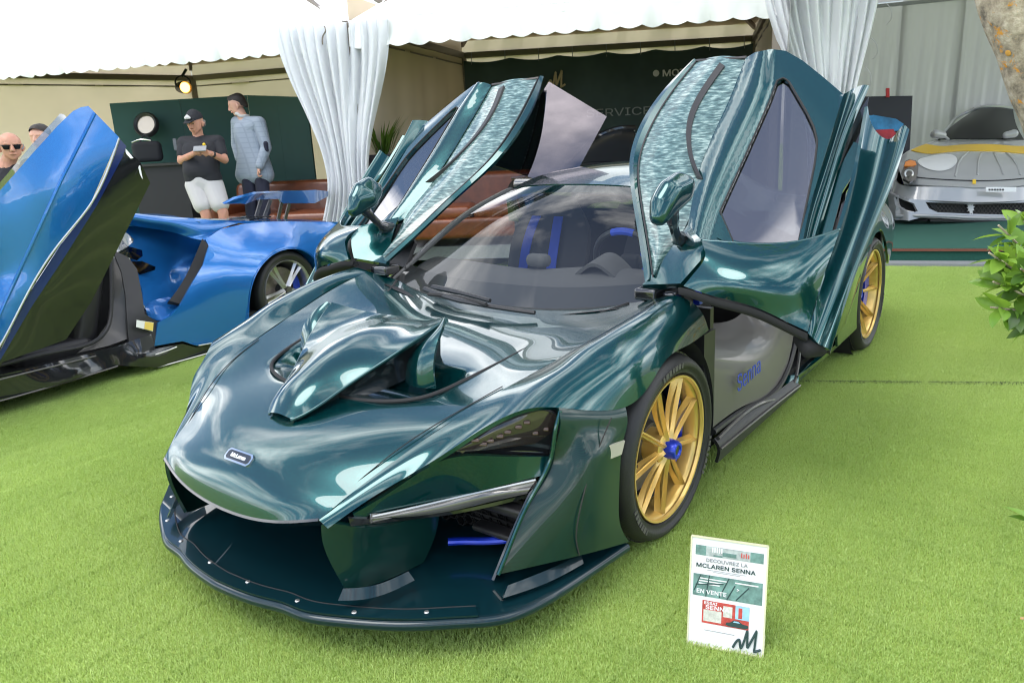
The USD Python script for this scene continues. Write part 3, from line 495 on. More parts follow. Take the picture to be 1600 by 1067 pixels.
low = [(1393, 300), (1404, 306), (1420, 311), (1450, 313), (1523, 316), (1640, 311), (1640, 345), (1600, 346), (1523, 345), (1470, 341), (1440, 340), (1420, 345), (1400, 343), (1394, 325)]
obj('lower_bumper', skin_q(low, lambda q: np.array([us(a, b, .0+.35*max(0, (1425-a)/32.)**2+.0004*abs(a-1523)) for a, b in q]), .04, [[(1446, 316), (1523, 319), (1630, 316), (1630, 334), (1600, 336), (1523, 334.5), (1465, 332), (1452, 326)], [(1402, 308), (1412, 313), (1428, 318), (1434, 330), (1428, 332), (1410, 328), (1404, 320)]]), SP, sv, 40)
obj('grille', skin_q([(1444, 314), (1523, 317), (1635, 314), (1635, 337), (1523, 337), (1460, 334)], lambda q: np.array([us(a, b, .10) for a, b in q]), .01), 'black_matt', sv)
ms = [bar(us(x, 316, .085), us(x+16, 336, .085), .004, .004) for x in range(1440, 1630, 6)]+[bar(us(x+16, 316, .085), us(x, 336, .085), .004, .004) for x in range(1440, 1630, 6)]
obj('grille_mesh', ms, 'dark_metal', sv, False)
obj('side_inlet', skin_q([(1400, 306), (1414, 311), (1430, 317), (1436, 332), (1426, 334), (1408, 330), (1402, 320)], lambda q: np.array([us(a, b, .22) for a, b in q]), .02), 'black_matt', sv)
obj('inlet_blade', tube(curve(sl_([(1403, 305, .2), (1404, 318, .2), (1412, 328, .12), (1428, 332, .05)]), 16), .010, 6), SP, sv)
hb = [(0, -.9), (.28, -.75), (.5, -.95), (.42, -.35), (.75, -.3), (.55, .05), (.9, .35), (.5, .45), (.62, .8), (.2, .6), (.05, 1.0), (-.18, .62), (-.55, .75), (-.3, .3), (-.62, .12), (-.25, -.05), (-.45, -.5), (-.12, -.35)]
obj('grille_emblem', sheet([us(1516+8.5*a, 326-9*b, .05) for a, b in hb], .01, -_f), 'emblem_silver', sv, False)
obj('number_plate', sheet([us(1541, 292.5, -.12), us(1588, 292.5, -.12), us(1588, 300, -.12), us(1541, 300, -.12)], .01, -_f), 'white_paint', sv, False)
obj('plate_lettering', [sheet([us(1545+k*4.2, 295.2, -.125), us(1547.6+k*4.2, 295.2, -.125), us(1547.6+k*4.2, 298, -.125), us(1545+k*4.2, 298, -.125)], .003, -_f) for k in range(6)], 'black_matt', sv, False)
obj('bonnet_emblem', sheet([us(1520, 280.5, -.03), us(1525, 280.5, -.03), us(1525, 287.5, -.03), us(1520, 287.5, -.03)], .008, -_f), 'yellow_paint', sv, False)
hl = [(1411, 263), (1414, 252), (1422, 249), (1431, 251), (1435, 258), (1434, 272), (1430, 282), (1420, 284), (1411, 279), (1408, 272)]
obj('headlamp', skin_q(hl, lambda q: np.array([us(a, b, .36-.012*(b-250)+.004*abs(a-1422)) for a, b in q]), .03, h=3), 'lamp_dark', sv)
obj('headlamp_amber', skin_q([(1413, 259), (1415, 253), (1422, 250), (1430, 252), (1432, 257), (1424, 259)], lambda q: np.array([us(a, b, .345-.012*(b-250)) for a, b in q]), .012, h=3), 'amber', sv)
obj('headlamp_ring', tube(curve([us(1420+6*math.cos(a), 272+6*math.sin(a), .08) for a in np.linspace(0, 2*np.pi, 20)], 30), .012, 6), 'silver_metal', sv)
wsS = loft([sl_([(1466, 218, 1.70), (1500, 217, 1.52), (1523, 217, 1.5), (1560, 217, 1.52), (1600, 218, 1.7)]), sl_([(1484, 200, 2.0), (1505, 197, 1.85), (1523, 196, 1.82), (1560, 197, 1.85), (1590, 200, 2.0)]), sl_([(1524, 172, 2.5), (1535, 169, 2.42), (1545, 168, 2.4), (1562, 168, 2.42), (1583, 171, 2.5)])], 20, 24)
obj('windscreen', solid(wsS, .01, -_f), 'glass_black', sv, 60)
obj('windscreen_frame', [tube(curve(sl_([(1463, 220, 1.75), (1482, 199, 2.05), (1522, 171, 2.52), (1533, 167.5, 2.45), (1545, 166.5, 2.42), (1563, 166.5, 2.45), (1584, 170, 2.52), (1600, 200, 2.05)]), 40), .022, 8)], SP, sv)
rfS = loft([sl_([(1524, 171, 2.5), (1545, 166.5, 2.42), (1583, 170, 2.5)]), sl_([(1520, 168, 3.2), (1545, 163, 3.2), (1587, 168, 3.2)]), sl_([(1505, 185, 4.2), (1545, 178, 4.2), (1600, 185, 4.2)])], 12, 14)
obj('roof', solid(rfS, .03, UP), SP, sv)
flank = lambda s: loft([sl_([((1523+s*(1523-a)) if s < 0 else a, b, d) for a, b, d in L]) for L in ([(1393, 300, .55), (1398, 280, .55), (1404, 258, .6), (1412, 244, .8), (1432, 232, 1.2), (1470, 219, 1.8)], [(1392, 330, .75), (1394, 300, .9), (1398, 275, 1.0), (1405, 255, 1.2), (1426, 240, 1.6), (1464, 226, 2.2)], [(1402, 330, 2.2), (1402, 305, 2.2), (1404, 280, 2.3), (1410, 262, 2.4), (1428, 245, 2.6), (1462, 230, 3.0)])], 16, 24)
for s in (1, -1): obj('front_wing', solid(flank(s), .02, (-_R if s > 0 else _R)), SP, sv, 50)
band_ = loft([list(q-_f*.006+UP*.006) for q in (hoodS[int(50*.52)], hoodS[int(50*.64)], hoodS[int(50*.76)])], 10, 50)
obj('yellow_band', solid(band_, .006, UP), 'yellow_paint', sv)
from scipy.interpolate import RegularGridInterpolator
HI = RegularGridInterpolator((np.linspace(0, 1, 50), np.linspace(0, 1, 50)), hoodS)
an_ = np.linspace(0, 2*np.pi, 40, endpoint=False); rr_ = np.linspace(0, 1, 5)
disc = np.stack([[HI((.30+.15*r*math.sin(a), .215+.105*r*math.cos(a)))+UP*.006-_f*.004 for a in np.r_[an_, 0]] for r in rr_]); obj('white_roundel', grid(disc), 'white_paint', sv)
for s in (1, -1):
    m0 = us(1523-s*(1523-1474), 212, 1.5); q0 = us(1523-s*(1523-1462), 209, 1.45)
    mm = balls([(q0, .055), (q0+_R*.10*s-UP*.02, .045), (q0+_f*.04, .05)]); obj('mirror', [mm, tube([q0+_R*s*.06, m0, us(1523-s*(1523-1482), 218, 1.6)], .018, 8)], SP, sv, 50)
for a_ in ([(.12, .42), (.30, .44), (.46, .455)], [(.12, .58), (.30, .56), (.46, .545)], [(.10, .30), (.30, .335), (.48, .37)], [(.10, .70), (.30, .665), (.48, .63)]): obj('bonnet_crease', tube(curve([HI(q)+UP*.002 for q in a_], 20), .014, 8), SP, sv, True)
obj('bonnet_gap', tube(curve(list(hoodS[3]+UP*.004-_f*.004), 50), .006, 6), 'black_matt', sv)
obj('lower_lip', tube(curve(sl_([(1400, 338, .18), (1440, 337, .0), (1523, 340, -.04), (1620, 338, .0)]), 30), .018, 8), SP, sv, True)
obj('fog_slot', skin_q([(1452, 318), (1462, 318.5), (1464, 327), (1456, 325)], lambda q: np.array([us(a, b, .07) for a, b in q]), .01, h=3), 'black_matt', sv)
obj('splitter', [bar(us(1398, 343, .35), us(1450, 344, .05), .10, .02), bar(us(1450, 344, .05), us(1600, 346, .05), .10, .02)], 'black_satin', sv, False)
obj('underbody', solid(loft([sl_([(1402, 340, .5), (1523, 344, .2), (1640, 340, .5)]), sl_([(1405, 335, 3.5), (1523, 335, 3.5), (1630, 335, 3.5)])], 6, 10), .05, UP), 'dark_void', sv)
fs = V(*(-_f)); fs[2] = 0; fs /= np.linalg.norm(fs); ss = np.cross(UP, fs)
for s, d in ((1, 1.0), (-1, 1.0), (1, 3.7), (-1, 3.7)):
    c = us(1523-s*118, 330, d); c[2] = .15+.345; wheel_at(sv, c, fs, ss*(-s), .345, .26, .26, 5, 'dark_metal', paired=False)

# ================================================================ dark coupe inside the right marquee, seen between the raised doors
bk = thing('black_coupe', 'black low coupe parked inside the right marquee before the lettered banner', 'car')
def ub(px, py, d): return uq(px, py, d)
body = loft([[ub(790, 300, 7.0), ub(860, 296, 6.6), ub(940, 292, 6.5), ub(1030, 300, 6.8)], [ub(800, 282, 7.2), ub(865, 274, 6.9), ub(940, 270, 6.8), ub(1025, 278, 7.1)], [ub(835, 272, 7.8), ub(880, 262, 7.6), ub(945, 258, 7.6), ub(1015, 266, 7.8)], [ub(880, 262, 8.3), ub(905, 256, 8.2), ub(950, 252, 8.2), ub(1000, 256, 8.3)]], 24, 24)
obj('bonnet', solid(body, .03, UP), 'black_gloss', bk, 50)
obj('nose', solid(loft([[ub(790, 300, 7.0), ub(860, 296, 6.6), ub(940, 292, 6.5), ub(1030, 300, 6.8)], [ub(795, 345, 7.1), ub(860, 350, 6.7), ub(940, 350, 6.6), ub(1030, 345, 6.9)]], 8, 20), .03, -_f), 'black_gloss', bk, 50)
obj('windscreen', solid(loft([[ub(882, 262, 8.25), ub(910, 255, 8.15), ub(955, 252, 8.15), ub(1000, 256, 8.25)], [ub(908, 235, 8.6), ub(935, 226, 8.5), ub(965, 222, 8.5), ub(995, 226, 8.6)], [ub(945, 210, 9.0), ub(960, 206, 8.95), ub(975, 204, 8.95), ub(990, 206, 9.0)]], 14, 16), .01, -_f), 'glass_black', bk, 60)
obj('roof_rail', tube(curve([ub(872, 268, 8.2), ub(905, 237, 8.6), ub(942, 209, 9.0), ub(965, 201, 9.0), ub(992, 200, 9.1)], 24), .03, 8), 'black_gloss', bk)
obj('cabin_back', solid(loft([[ub(930, 208, 9.2), ub(990, 203, 9.2)], [ub(880, 262, 9.6), ub(1010, 262, 9.6)]], 4, 8), .03, -_f), 'dark_void', bk)
obj('trim_band', tube(curve([ub(800, 279, 7.15), ub(865, 271, 6.85), ub(940, 267, 6.75), ub(1025, 275, 7.05)], 24), .014, 6), 'led_brown', bk)
for s, px in ((1, 800), (-1, 1020)): obj('headlamp', balls([(ub(px+s*10, 287, 6.95), .05), (ub(px+s*32, 286, 6.8), .04)]), 'lamp_lens', bk, 50)
for s, px, d in ((1, 806, 7.4), (-1, 1016, 7.3)):
    c = ub(px, 330, d); c[2] = .14+.34; wheel_at(bk, c, fs, ss*(-s), .34, .25, .25, 5, 'dark_metal', paired=False)
# ================================================================ inside the marquees
plain('panel_green', (.011, .062, .052), .6, vary=.12, bscale=2)
plain('banner_cloth', (.050, .082, .078), .75, vary=.2, bscale=2, bump=.35)
plain('banner_ink', (.75, .76, .74), .7)
plain('banner_outline', (.30, .34, .33), .7)
plain('banner_gold', (.55, .45, .26), .7)
plain('counter_black', (.012, .012, .016), .7, bump=.15, bscale=12)
plain('leather_brown', (.14, .038, .013), .38, vary=.35, bscale=9, bump=.2, coat=.2)
plain('mirror_face', (.45, .40, .33), .25, metal=.6)
plain('planter_black', (.014, .012, .018), .5)
plain('skin_tan', (.44, .22, .145), .55, vary=.08, bscale=25, subsurface_weight=.15, subsurface_scale=.01)
plain('skin_fair', (.50, .28, .20), .55, vary=.08, bscale=25, subsurface_weight=.15, subsurface_scale=.01)
plain('hair_dark', (.018, .012, .009), .6, bump=.4, bscale=180)
plain('hair_grey', (.20, .18, .16), .7, bump=.4, bscale=180)
plain('cloth_black', (.012, .013, .017), .85, bump=.25, bscale=40)
plain('cloth_white', (.50, .49, .48), .85, bump=.3, bscale=16)
plain('cloth_navy', (.010, .012, .028), .85, bump=.2, bscale=30)
mat('cloth_check', {'t': ('texture_coordinate', {}), 'w1': ('wave_texture', {'wave_type': 'bands', 'bands_direction': 'z', 'scale': 5.2, 'distortion': .9}), 'w2': ('wave_texture', {'wave_type': 'bands', 'bands_direction': 'x', 'scale': 5.0, 'distortion': .6}),
    'r1': ('rgb_ramp', {'ramp': [(0, (0, 0, 0)), (.86, (0, 0, 0)), (.97, (1, 1, 1))]}), 'r2': ('rgb_ramp', {'ramp': [(0, (0, 0, 0)), (.86, (0, 0, 0)), (.97, (1, 1, 1))]}), 'mx': ('mix_color', {'blend_type': 'lighten', 'fac': 1.}),
    'c': ('mix_color', {'a': (.25, .295, .35), 'b': (.215, .255, .305)}), 'n': ('noise_texture', {'scale': 30.}), 'b': ('bump', {'strength': .3, 'distance': .01}), 'p': ('principled_bsdf', {'roughness': .9})},
    [('t.object', 'w1.vector'), ('t.object', 'w2.vector'), ('w1.fac', 'r1.fac'), ('w2.fac', 'r2.fac'), ('r1.color', 'mx.a'), ('r2.color', 'mx.b'), ('mx.result', 'c.fac'), ('c.result', 'p.base_color'), ('t.object', 'n.vector'), ('n.fac', 'b.height'), ('b.normal', 'p.normal')], 'p.BSDF')
plain('glove_blue', (.03, .06, .18), .6)
mat('lamp_glow', {'e': ('emission', {'color': (1.0, .42, .06), 'strength': 5.0})}, [], 'e.emission')
plain('picture_dark', (.012, .012, .018), .5)
plain('picture_blue', (.03, .20, .42), .4, vary=.5, bscale=6)
plain('picture_red', (.40, .02, .03), .4, vary=.4, bscale=8)
mat('bark', {'t': ('texture_coordinate', {}), 'n': ('noise_texture', {'scale': 14., 'detail': 8, 'roughness': .68}), 'r': ('rgb_ramp', {'ramp': [(.32, (.12, .10, .075)), (.5, (.36, .30, .22)), (.68, (.58, .51, .40))]}), 'n2': ('noise_texture', {'scale': 13., 'detail': 5, 'roughness': .7, 'distortion': .6}), 'r2': ('rgb_ramp', {'ramp': [(.57, (0, 0, 0)), (.63, (1, 1, 1))]}),
    'm': ('mix_color', {'b': (.60, .27, .03)}), 'b': ('bump', {'strength': .9, 'distance': .02}), 'p': ('principled_bsdf', {'roughness': .92})},
    [('t.object', 'n.vector'), ('t.object', 'n2.vector'), ('n.fac', 'r.fac'), ('n2.fac', 'r2.fac'), ('r.color', 'm.a'), ('r2.color', 'm.fac'), ('m.result', 'p.base_color'), ('n.fac', 'b.height'), ('b.normal', 'p.normal')], 'p.BSDF')
plain('lichen', (.52, .27, .05), .9, vary=.3, bscale=30, bump=.5)
def leafmat(name, a, b):
    mat(name, {'g': ('geometry', {}), 'n': ('noise_texture', {'scale': 11., 'detail': 2}), 'r': ('rgb_ramp', {'ramp': [(.3, a), (.7, b)]}), 'p': ('principled_bsdf', {'roughness': .32, 'specular_ior_level': .5}), 'tr': ('translucent_bsdf', {'color': (.30, .48, .05)}), 'm': ('mix_closure', {'fac': .35})},
        [('g.position', 'n.vector'), ('n.fac', 'r.fac'), ('r.color', 'p.base_color'), ('p.BSDF', 'm.closure1'), ('tr.BSDF', 'm.closure2')], 'm.closure')
leafmat('leaf_bright', (.10, .22, .025), (.22, .36, .055)); leafmat('leaf_dark', (.025, .06, .012), (.06, .12, .022))
# two-winged dark green partition, round mirror, counter with a bag
pa, pb, pc = uq(171, 162, 10.2), uq(386, 149, 10.6), uq(478, 152, 10.2)
part = thing('green_partition', 'dark green folding partition behind the two standing men', 'partition')
for a, b in ((pa, pb), (pb, pc)):
    m_ = (a+b)/2
    for q, r in ((a, m_), (m_, b)):
        nn = np.cross(r-q, UP); obj('panel', sheet([q, r-(r-q)*.004, xy(r-(r-q)*.004)+UP*.14, xy(q)+UP*.14], .03, nn if nn@_f < 0 else -nn), 'panel_green', part, False)
mc = uq(231, 197, 10.22); rm = thing('round_mirror', 'round mirror in a thick black ring on the green partition', 'mirror')
T_ = np.eye(4); T_[:3, 0], T_[:3, 1], T_[:3, 2], T_[:3, 3] = _R, _U, -_f, mc-_f*.03
obj('ring', lathe([(.125, .0), (.122, .04), (.15, .055), (.168, .03), (.17, .0)], 40).apply_transform(T_), 'black_satin', rm, 50); obj('glass', lathe([(0, .018), (.125, .018)], 40).apply_transform(T_), 'mirror_face', rm)
ct = thing('black_counter', 'black cloth covered counter left of the man in a cap', 'counter')
q0, q1 = uq(205, 258, 9.75), uq(288, 254, 9.75); dp = V(-.6, -.5, 0)*.7
obj('cover', prism([q0, q1, q1+dp, q0+dp], .14, q0[2]-.03), 'counter_black', ct, False); obj('top', prism([q0-dp*.05-_R*.02, q1-dp*.05+_R*.02, q1+dp*1.03, q0+dp*1.03], q0[2]-.029, q0[2]), 'black_satin', ct, False)
bgp = uq(233, 252, 9.9); bg_ = thing('black_bag', 'soft black bag with a pale zip standing on the counter', 'bag')
obj('body', rbox(bgp+UP*.12, (.16, .36, .26), .06, rz=.9), 'cloth_black', bg_); obj('zip', tube(curve([bgp+UP*.20-_R*.12-_f*.14, bgp+UP*.235-_f*.15, bgp+UP*.225+_R*.13-_f*.14], 10), .008, 6), 'silver_metal', bg_)
obj('handle', tube(curve([bgp+UP*.24-_R*.08, bgp+UP*.33, bgp+UP*.24+_R*.08], 12), .012, 6), 'cloth_black', bg_)
gp_ = uq(274, 226, 10.25); keys(obj('wall_switch', rbox(gp_, (.03, .05, .16), .012, rz=.7), 'kerb_grey'), 'small pale switch plate on the green partition beside the cap', 'switch')
# spot lamp clamped to the corner post
sp = uq(287, 137, 10.9); lampT = thing('stage_lamp', 'small black spot lamp glowing orange under the marquee corner', 'lamp')
ax_ = (CAM-sp); ax_ = ax_/np.linalg.norm(ax_)+_R*.5; ax_ /= np.linalg.norm(ax_); s1_ = np.cross(ax_, UP); s1_ /= np.linalg.norm(s1_); T2 = np.eye(4); T2[:3, 0], T2[:3, 1], T2[:3, 2], T2[:3, 3] = s1_, np.cross(ax_, s1_), ax_, sp
obj('housing', lathe([(0, -.16), (.07, -.15), (.085, -.05), (.09, .08), (.085, .08), (.07, .05)], 28).apply_transform(T2), 'black_satin', lampT, 40); obj('lens', lathe([(0, .055), (.07, .05)], 24).apply_transform(T2), 'lamp_glow', lampT)
obj('yoke', [tube(curve([sp-s1_*.10, sp-s1_*.10+UP*.10, sp+UP*.16, sp+s1_*.10+UP*.10, sp+s1_*.10], 16), .012, 6), tube([sp+UP*.15, sp+UP*.25+_R*.08], .02, 6)], 'black_satin', lampT)
# lettered banner along the rear wall of the right marquee
ba, bb = K1+(K2-K1)*.01, K1+(K2-K1)*.99; bn_ = np.cross(bb-ba, UP); bn_ /= np.linalg.norm(bn_); bn_ = bn_ if bn_@(CAM-ba) > 0 else -bn_
ba, bb = ba+bn_*.10, bb+bn_*.10
ban = thing('lettered_banner', 'large dark green cloth banner with white lettering across the back of the marquee', 'banner')
nt = 80; tt = np.linspace(0, 1, nt); R_ = []
for z in np.linspace(.2, 2.62, 20):
    sag = .05*np.abs(np.sin(tt*np.pi*6))*sm(z, 2.0, 2.62); w = (.035*np.sin(tt*19+z*2.2)+.02*np.sin(tt*37-z*3))*1.0
    R_.append(ba+(bb-ba)*tt[:, None]+UP*(z-sag)[:, None]+bn_*w[:, None])
obj('cloth', grid(np.stack(R_)), 'banner_cloth', ban, 40)
bd_ = (bb-ba)/np.linalg.norm(bb-ba); bnC = bn_@(ba+bn_*.09)
def bpt(px, py): return upl(px, py, bn_, bnC)
def btext(s, px, py, ph, m, **k):
    o = bpt(px, py); h = np.linalg.norm(bpt(px, py-ph)-o); return obj('lettering', text_on(s, h, o, bd_, UP, .006, **k), m, ban, False)
btext('MOTORS', 1034, 120, 10, 'banner_ink', bold=True, stretch=1.25); btext('SERVICES', 915, 184, 12, 'banner_outline', stretch=1.5); btext('CARS', 938, 216, 11, 'banner_ink', bold=True, stretch=1.4)
lo_ = bpt(1025, 115); obj('logo', lathe([(0, .0), (.05, .0), (.05, .008)], 24).apply_transform(np.block([[np.stack([bd_, UP, bn_], 1), lo_[:, None]], [np.zeros((1, 3)), np.ones((1, 1))]])), 'banner_ink', ban)
lo_ = bpt(935, 231); obj('logo', lathe([(0, .0), (.05, .0), (.05, .008)], 24).apply_transform(np.block([[np.stack([bd_, UP, bn_], 1), lo_[:, None]], [np.zeros((1, 3)), np.ones((1, 1))]])), 'banner_ink', ban)
def script_m(o, r, u, s, w):
    P_ = [(-.55, -.30), (-.30, .10), (-.22, -.28), (.02, .55), (.05, -.20), (.40, .62), (.33, -.32), (.60, -.18)]; n = np.cross(r, u)
    return tube([o+r*a*s+u*b*s for a, b in np.array(curve([(a, b, 0) for a, b in P_], 60, 'p'))[:, :2]], w, 6)
obj('script_mark', script_m(bpt(868, 128), bd_, UP, .26, .018), 'banner_gold', ban)
for t in np.linspace(.03, .97, 9): obj('eyelet_tie', tube([ba+(bb-ba)*t+UP*2.55, ba+(bb-ba)*t+UP*2.74-bn_*.05], .008, 5), 'kerb_grey', ban)
# sofas
def sofa(label, c, w, yaw):
    t = thing('leather_sofa', label, 'sofa', c, yaw, 'brown leather sofas in the marquees')
    obj('base', rbox((0, 0, .22), (.85, w, .24), .05), 'leather_brown', t); n = 2
    obj('backrest', rbox((-.36, 0, .56), (.20, w, .56), .09, ry=-.12), 'leather_brown', t)
    for s in (1, -1): obj('armrest', rbox((0, s*(w/2-.08), .40), (.86, .20, .42), .09), 'leather_brown', t)
    for k in range(n): obj('cushion', rbox((.06, (k-.5)*(w-.36)/2, .40), (.66, (w-.40)/2, .16), .06), 'leather_brown', t)
    return t
so1 = uq(455, 320, 9.6); sofa('brown leather sofa behind the blue rear wing', (so1[0], so1[1], .14), 1.9, .45)
so2 = uq(742, 322, 9.3); sofa('brown leather sofa behind the raised door on the right of the green hypercar', (so2[0], so2[1], .14), 1.5, .6)
# planter beside the curtain
pp = uq(600, 262, 9.3); pt_ = thing('planter', 'tall black planter with a wispy green plant beside the left curtain', 'planter')
obj('pot', prism([pp+_R*a*.20+V(_f[0], _f[1], 0)*b*.20 for a, b in ((-1, -1), (1, -1), (1, 1), (-1, 1))], .14, pp[2]+.16), 'planter_black', pt_, False)
lv = []
r_ = np.random.default_rng(5)
for k in range(70):
    a, l = r_.uniform(0, 6.28), r_.uniform(.25, .62); d = V(math.cos(a), math.sin(a), 0); o = xy(pp)+d*.10*r_.uniform(0, 1)+UP*(pp[2]+.14); e = o+d*l*.5+UP*l*.8
    w = np.cross(d, UP)*.012; m_ = (o+e)/2+UP*.06; lv.append(tm([o-w*.4, o+w*.4, m_-w, m_+w, e], [[0, 1, 3], [0, 3, 2], [2, 3, 4]]))
obj('foliage', lv, 'leaf_dark', pt_, False)

# ================================================================ people
def limb(J):
    """hull chain through (point, radius) joints"""
    return m3d.Manifold.batch_boolean([m3d.Manifold.batch_hull([m3d.Manifold.sphere(float(r), 18).translate([float(v) for v in p]) for p, r in (J[i], J[i+1])]) for i in range(len(J)-1)], m3d.OpType.Add)
def hullm(L): return m3d.Manifold.batch_hull([m3d.Manifold.sphere(float(r), 18).translate([float(v) for v in p]) for p, r in L])
def fuse(L, edge=.016, it=6):
    m = as_tm(m3d.Manifold.batch_boolean(L, m3d.OpType.Add).refine_to_length(edge)); trimesh.smoothing.filter_taubin(m, iterations=it); return m
def head_parts(c, fw, up, s=1.0):
    """c: head centre; returns manifolds of skull, jaw, nose, ears, neck stub"""
    sd = np.cross(up, fw); P_ = lambda a, b, d: c+(fw*a+sd*b+up*d)*s
    return P_, [hullm([(P_(-.015, 0, .035), .088*s), (P_(.02, 0, .03), .080*s), (P_(.035, 0, -.045), .052*s), (P_(.055, 0, -.085), .026*s), (P_(.03, .035, -.05), .035*s), (P_(.03, -.035, -.05), .035*s)]),
                hullm([(P_(.092, 0, .02), .010*s), (P_(.108, 0, -.022), .0135*s), (P_(.09, .012, -.03), .009*s), (P_(.09, -.012, -.03), .009*s)]),
                hullm([(P_(-.005, .085, .012), .012*s), (P_(-.012, .092, -.01), .018*s), (P_(.0, .084, -.035), .009*s)]), hullm([(P_(-.005, -.085, .012), .012*s), (P_(-.012, -.092, -.01), .018*s), (P_(.0, -.084, -.035), .009*s)]),
                hullm([(P_(.088, .02, -.055), .010*s), (P_(.093, 0, -.053), .011*s), (P_(.088, -.02, -.055), .010*s)]), hullm([(P_(.078, .045, .032), .012*s), (P_(.09, .02, .030), .011*s)]), hullm([(P_(.078, -.045, .032), .012*s), (P_(.09, -.02, .030), .011*s)])]
def hand(w, d, pn, th, s=1.0, curl=.9):
    """wrist, pointing direction, palm normal, thumb side"""
    t = np.cross(pn, d)*th; L = [hullm([(w, .024*s), (w+d*.045*s+t*.022*s, .016*s), (w+d*.085*s+t*.030*s, .012*s), (w+d*.085*s-t*.030*s, .012*s), (w+d*.04*s-t*.026*s, .014*s)])]
    for k, (o, l) in enumerate(((.030, .068), (.010, .076), (-.011, .070), (-.030, .055))):
        a = w+d*.086*s+t*o*s; d1 = d*math.cos(curl*.5)+pn*math.sin(curl*.5); d2 = d*math.cos(curl*1.3)+pn*math.sin(curl*1.3); d3 = d*math.cos(curl*1.9)+pn*math.sin(curl*1.9)
        L.append(limb([(a, .0095*s), (a+d1*l*.45*s, .009*s), (a+d1*l*.45*s+d2*l*.32*s, .0085*s), (a+d1*l*.45*s+d2*l*.32*s+d3*l*.25*s, .0075*s)]))
    a = w+d*.03*s+t*.030*s; L.append(limb([(a, .013*s), (a+(d*.6+t*.7+pn*.3)*.035*s, .011*s), (a+(d*.6+t*.7+pn*.3)*.035*s+(d*.8+pn*.5)*.032*s, .009*s)]))
    return L
def unit(v): v = np.asarray(v, float); return v/np.linalg.norm(v)
TOC = unit(V(*(-_f[:2]), 0)); RT = unit(V(_R[0], _R[1], 0))       # towards the camera, picture right
# man in a cap, tapping on a telephone
d0 = 9.0; ps = thing('person', 'man in black cap, black polo shirt and white shorts tapping a telephone', 'person')
J = {k: uq(px, py, d0+dd) for k, (px, py, dd) in dict(head=(305, 193, -.04), neck=(310, 214, .03), shl=(288, 224, .02), shr=(340, 222, .02), ell=(283, 251, -.05), elr=(351, 250, -.05), wl=(303, 240, -.26), wr=(329, 240, -.26), chest=(314, 236, .0), waist=(317, 268, .02), hipl=(307, 290, .02), hipr=(332, 289, .02), knl=(322, 336, -.02), knr=(349, 334, -.02), ankl=(325, 386, .02), ankr=(352, 384, .02)).items()}
for k in ('ankl', 'ankr'): J[k][2] = .22
fwd = unit(TOC*.9-RT*.22-UP*.22); hup = unit(UP*.95-RT*.08+TOC*.2); hup = unit(hup-fwd*(hup@fwd))
HP, hm_ = head_parts(J['head'], fwd, hup, 1.06)
foot = lambda a, f: hullm([(a-UP*.05-f*.04, .04), (a-UP*.055+f*.06, .038), (a-UP*.062+f*.15, .028)])
Hl = hand(J['wl'], unit(RT*.8+TOC*.35+UP*.25), unit(UP*.5-TOC*.9), 1, .95); Hr = hand(J['wr'], unit(-RT*.8+TOC*.35+UP*.25), unit(UP*.5-TOC*.9), -1, .95)
bodym = hm_+[limb([(J['head']-hup*.05, .06), (J['neck'], .062), (J['chest'], .10)]), hullm([(J['shl'], .07), (J['shr'], .07), (J['chest'], .13)]), hullm([(J['chest']+RT*.10, .12), (J['chest']-RT*.10, .12), (J['waist']+RT*.08+TOC*.05, .125), (J['waist']-RT*.08+TOC*.05, .125)]), hullm([(J['waist'], .14), (J['hipl'], .11), (J['hipr'], .11)]),
    limb([(J['shl'], .062), (J['ell'], .046), (J['wl'], .030)]), limb([(J['shr'], .062), (J['elr'], .046), (J['wr'], .030)]), limb([(J['hipl'], .10), (J['knl'], .060), (J['ankl'], .040)]), limb([(J['hipr'], .10), (J['knr'], .060), (J['ankr'], .040)])]+Hl+Hr
obj('body', fuse(bodym, .014, 4), 'skin_tan', ps, True)
obj('polo_shirt', fuse([hullm([(J['shl']-RT*.005, .082), (J['shr']+RT*.005, .082), (J['chest'], .132), (J['neck']-UP*.045, .06)]), hullm([(J['chest']+RT*.10, .125), (J['chest']-RT*.10, .125), (J['waist']+RT*.075+TOC*.05, .138), (J['waist']-RT*.075+TOC*.05, .138)]), hullm([(J['waist']+RT*.075+TOC*.04, .136), (J['waist']-RT*.075+TOC*.04, .136), (J['hipl']+UP*.08, .125), (J['hipr']+UP*.08, .125)]),
    limb([(J['shl'], .078), (J['shl']*.34+J['ell']*.66, .064)]), limb([(J['shr'], .078), (J['shr']*.34+J['elr']*.66, .064)])], .018, 5), 'cloth_black', ps, True)
obj('collar', tube(curve([J['neck']+RT*a*.075+TOC*b*.075+UP*(.0-.05*max(b, 0)) for a, b in ((-.1, 1), (-.8, .6), (-1, -.2), (0, -1), (1, -.2), (.8, .6), (.1, 1))], 24), .016, 8), 'cloth_black', ps)
obj('shirt_badge', balls([(J['chest']+RT*.10+TOC*.135+UP*.07, .018)]), 'yellow_paint', ps)
kh = lambda a, b, t: a*(1-t)+b*t
obj('shorts', fuse([hullm([(J['waist']-UP*.10+TOC*.03, .15), (J['hipl'], .128), (J['hipr'], .128)]), limb([(J['hipl'], .132), (kh(J['hipl'], J['knl'], .66), .112)]), limb([(J['hipr'], .132), (kh(J['hipr'], J['knr'], .66), .112)])], .018, 3), 'cloth_white', ps, True)
for a in ('ankl', 'ankr'): obj('shoe', fuse([foot(J[a], unit(TOC-RT*.1))], .02, 2), 'cloth_white', ps, True)
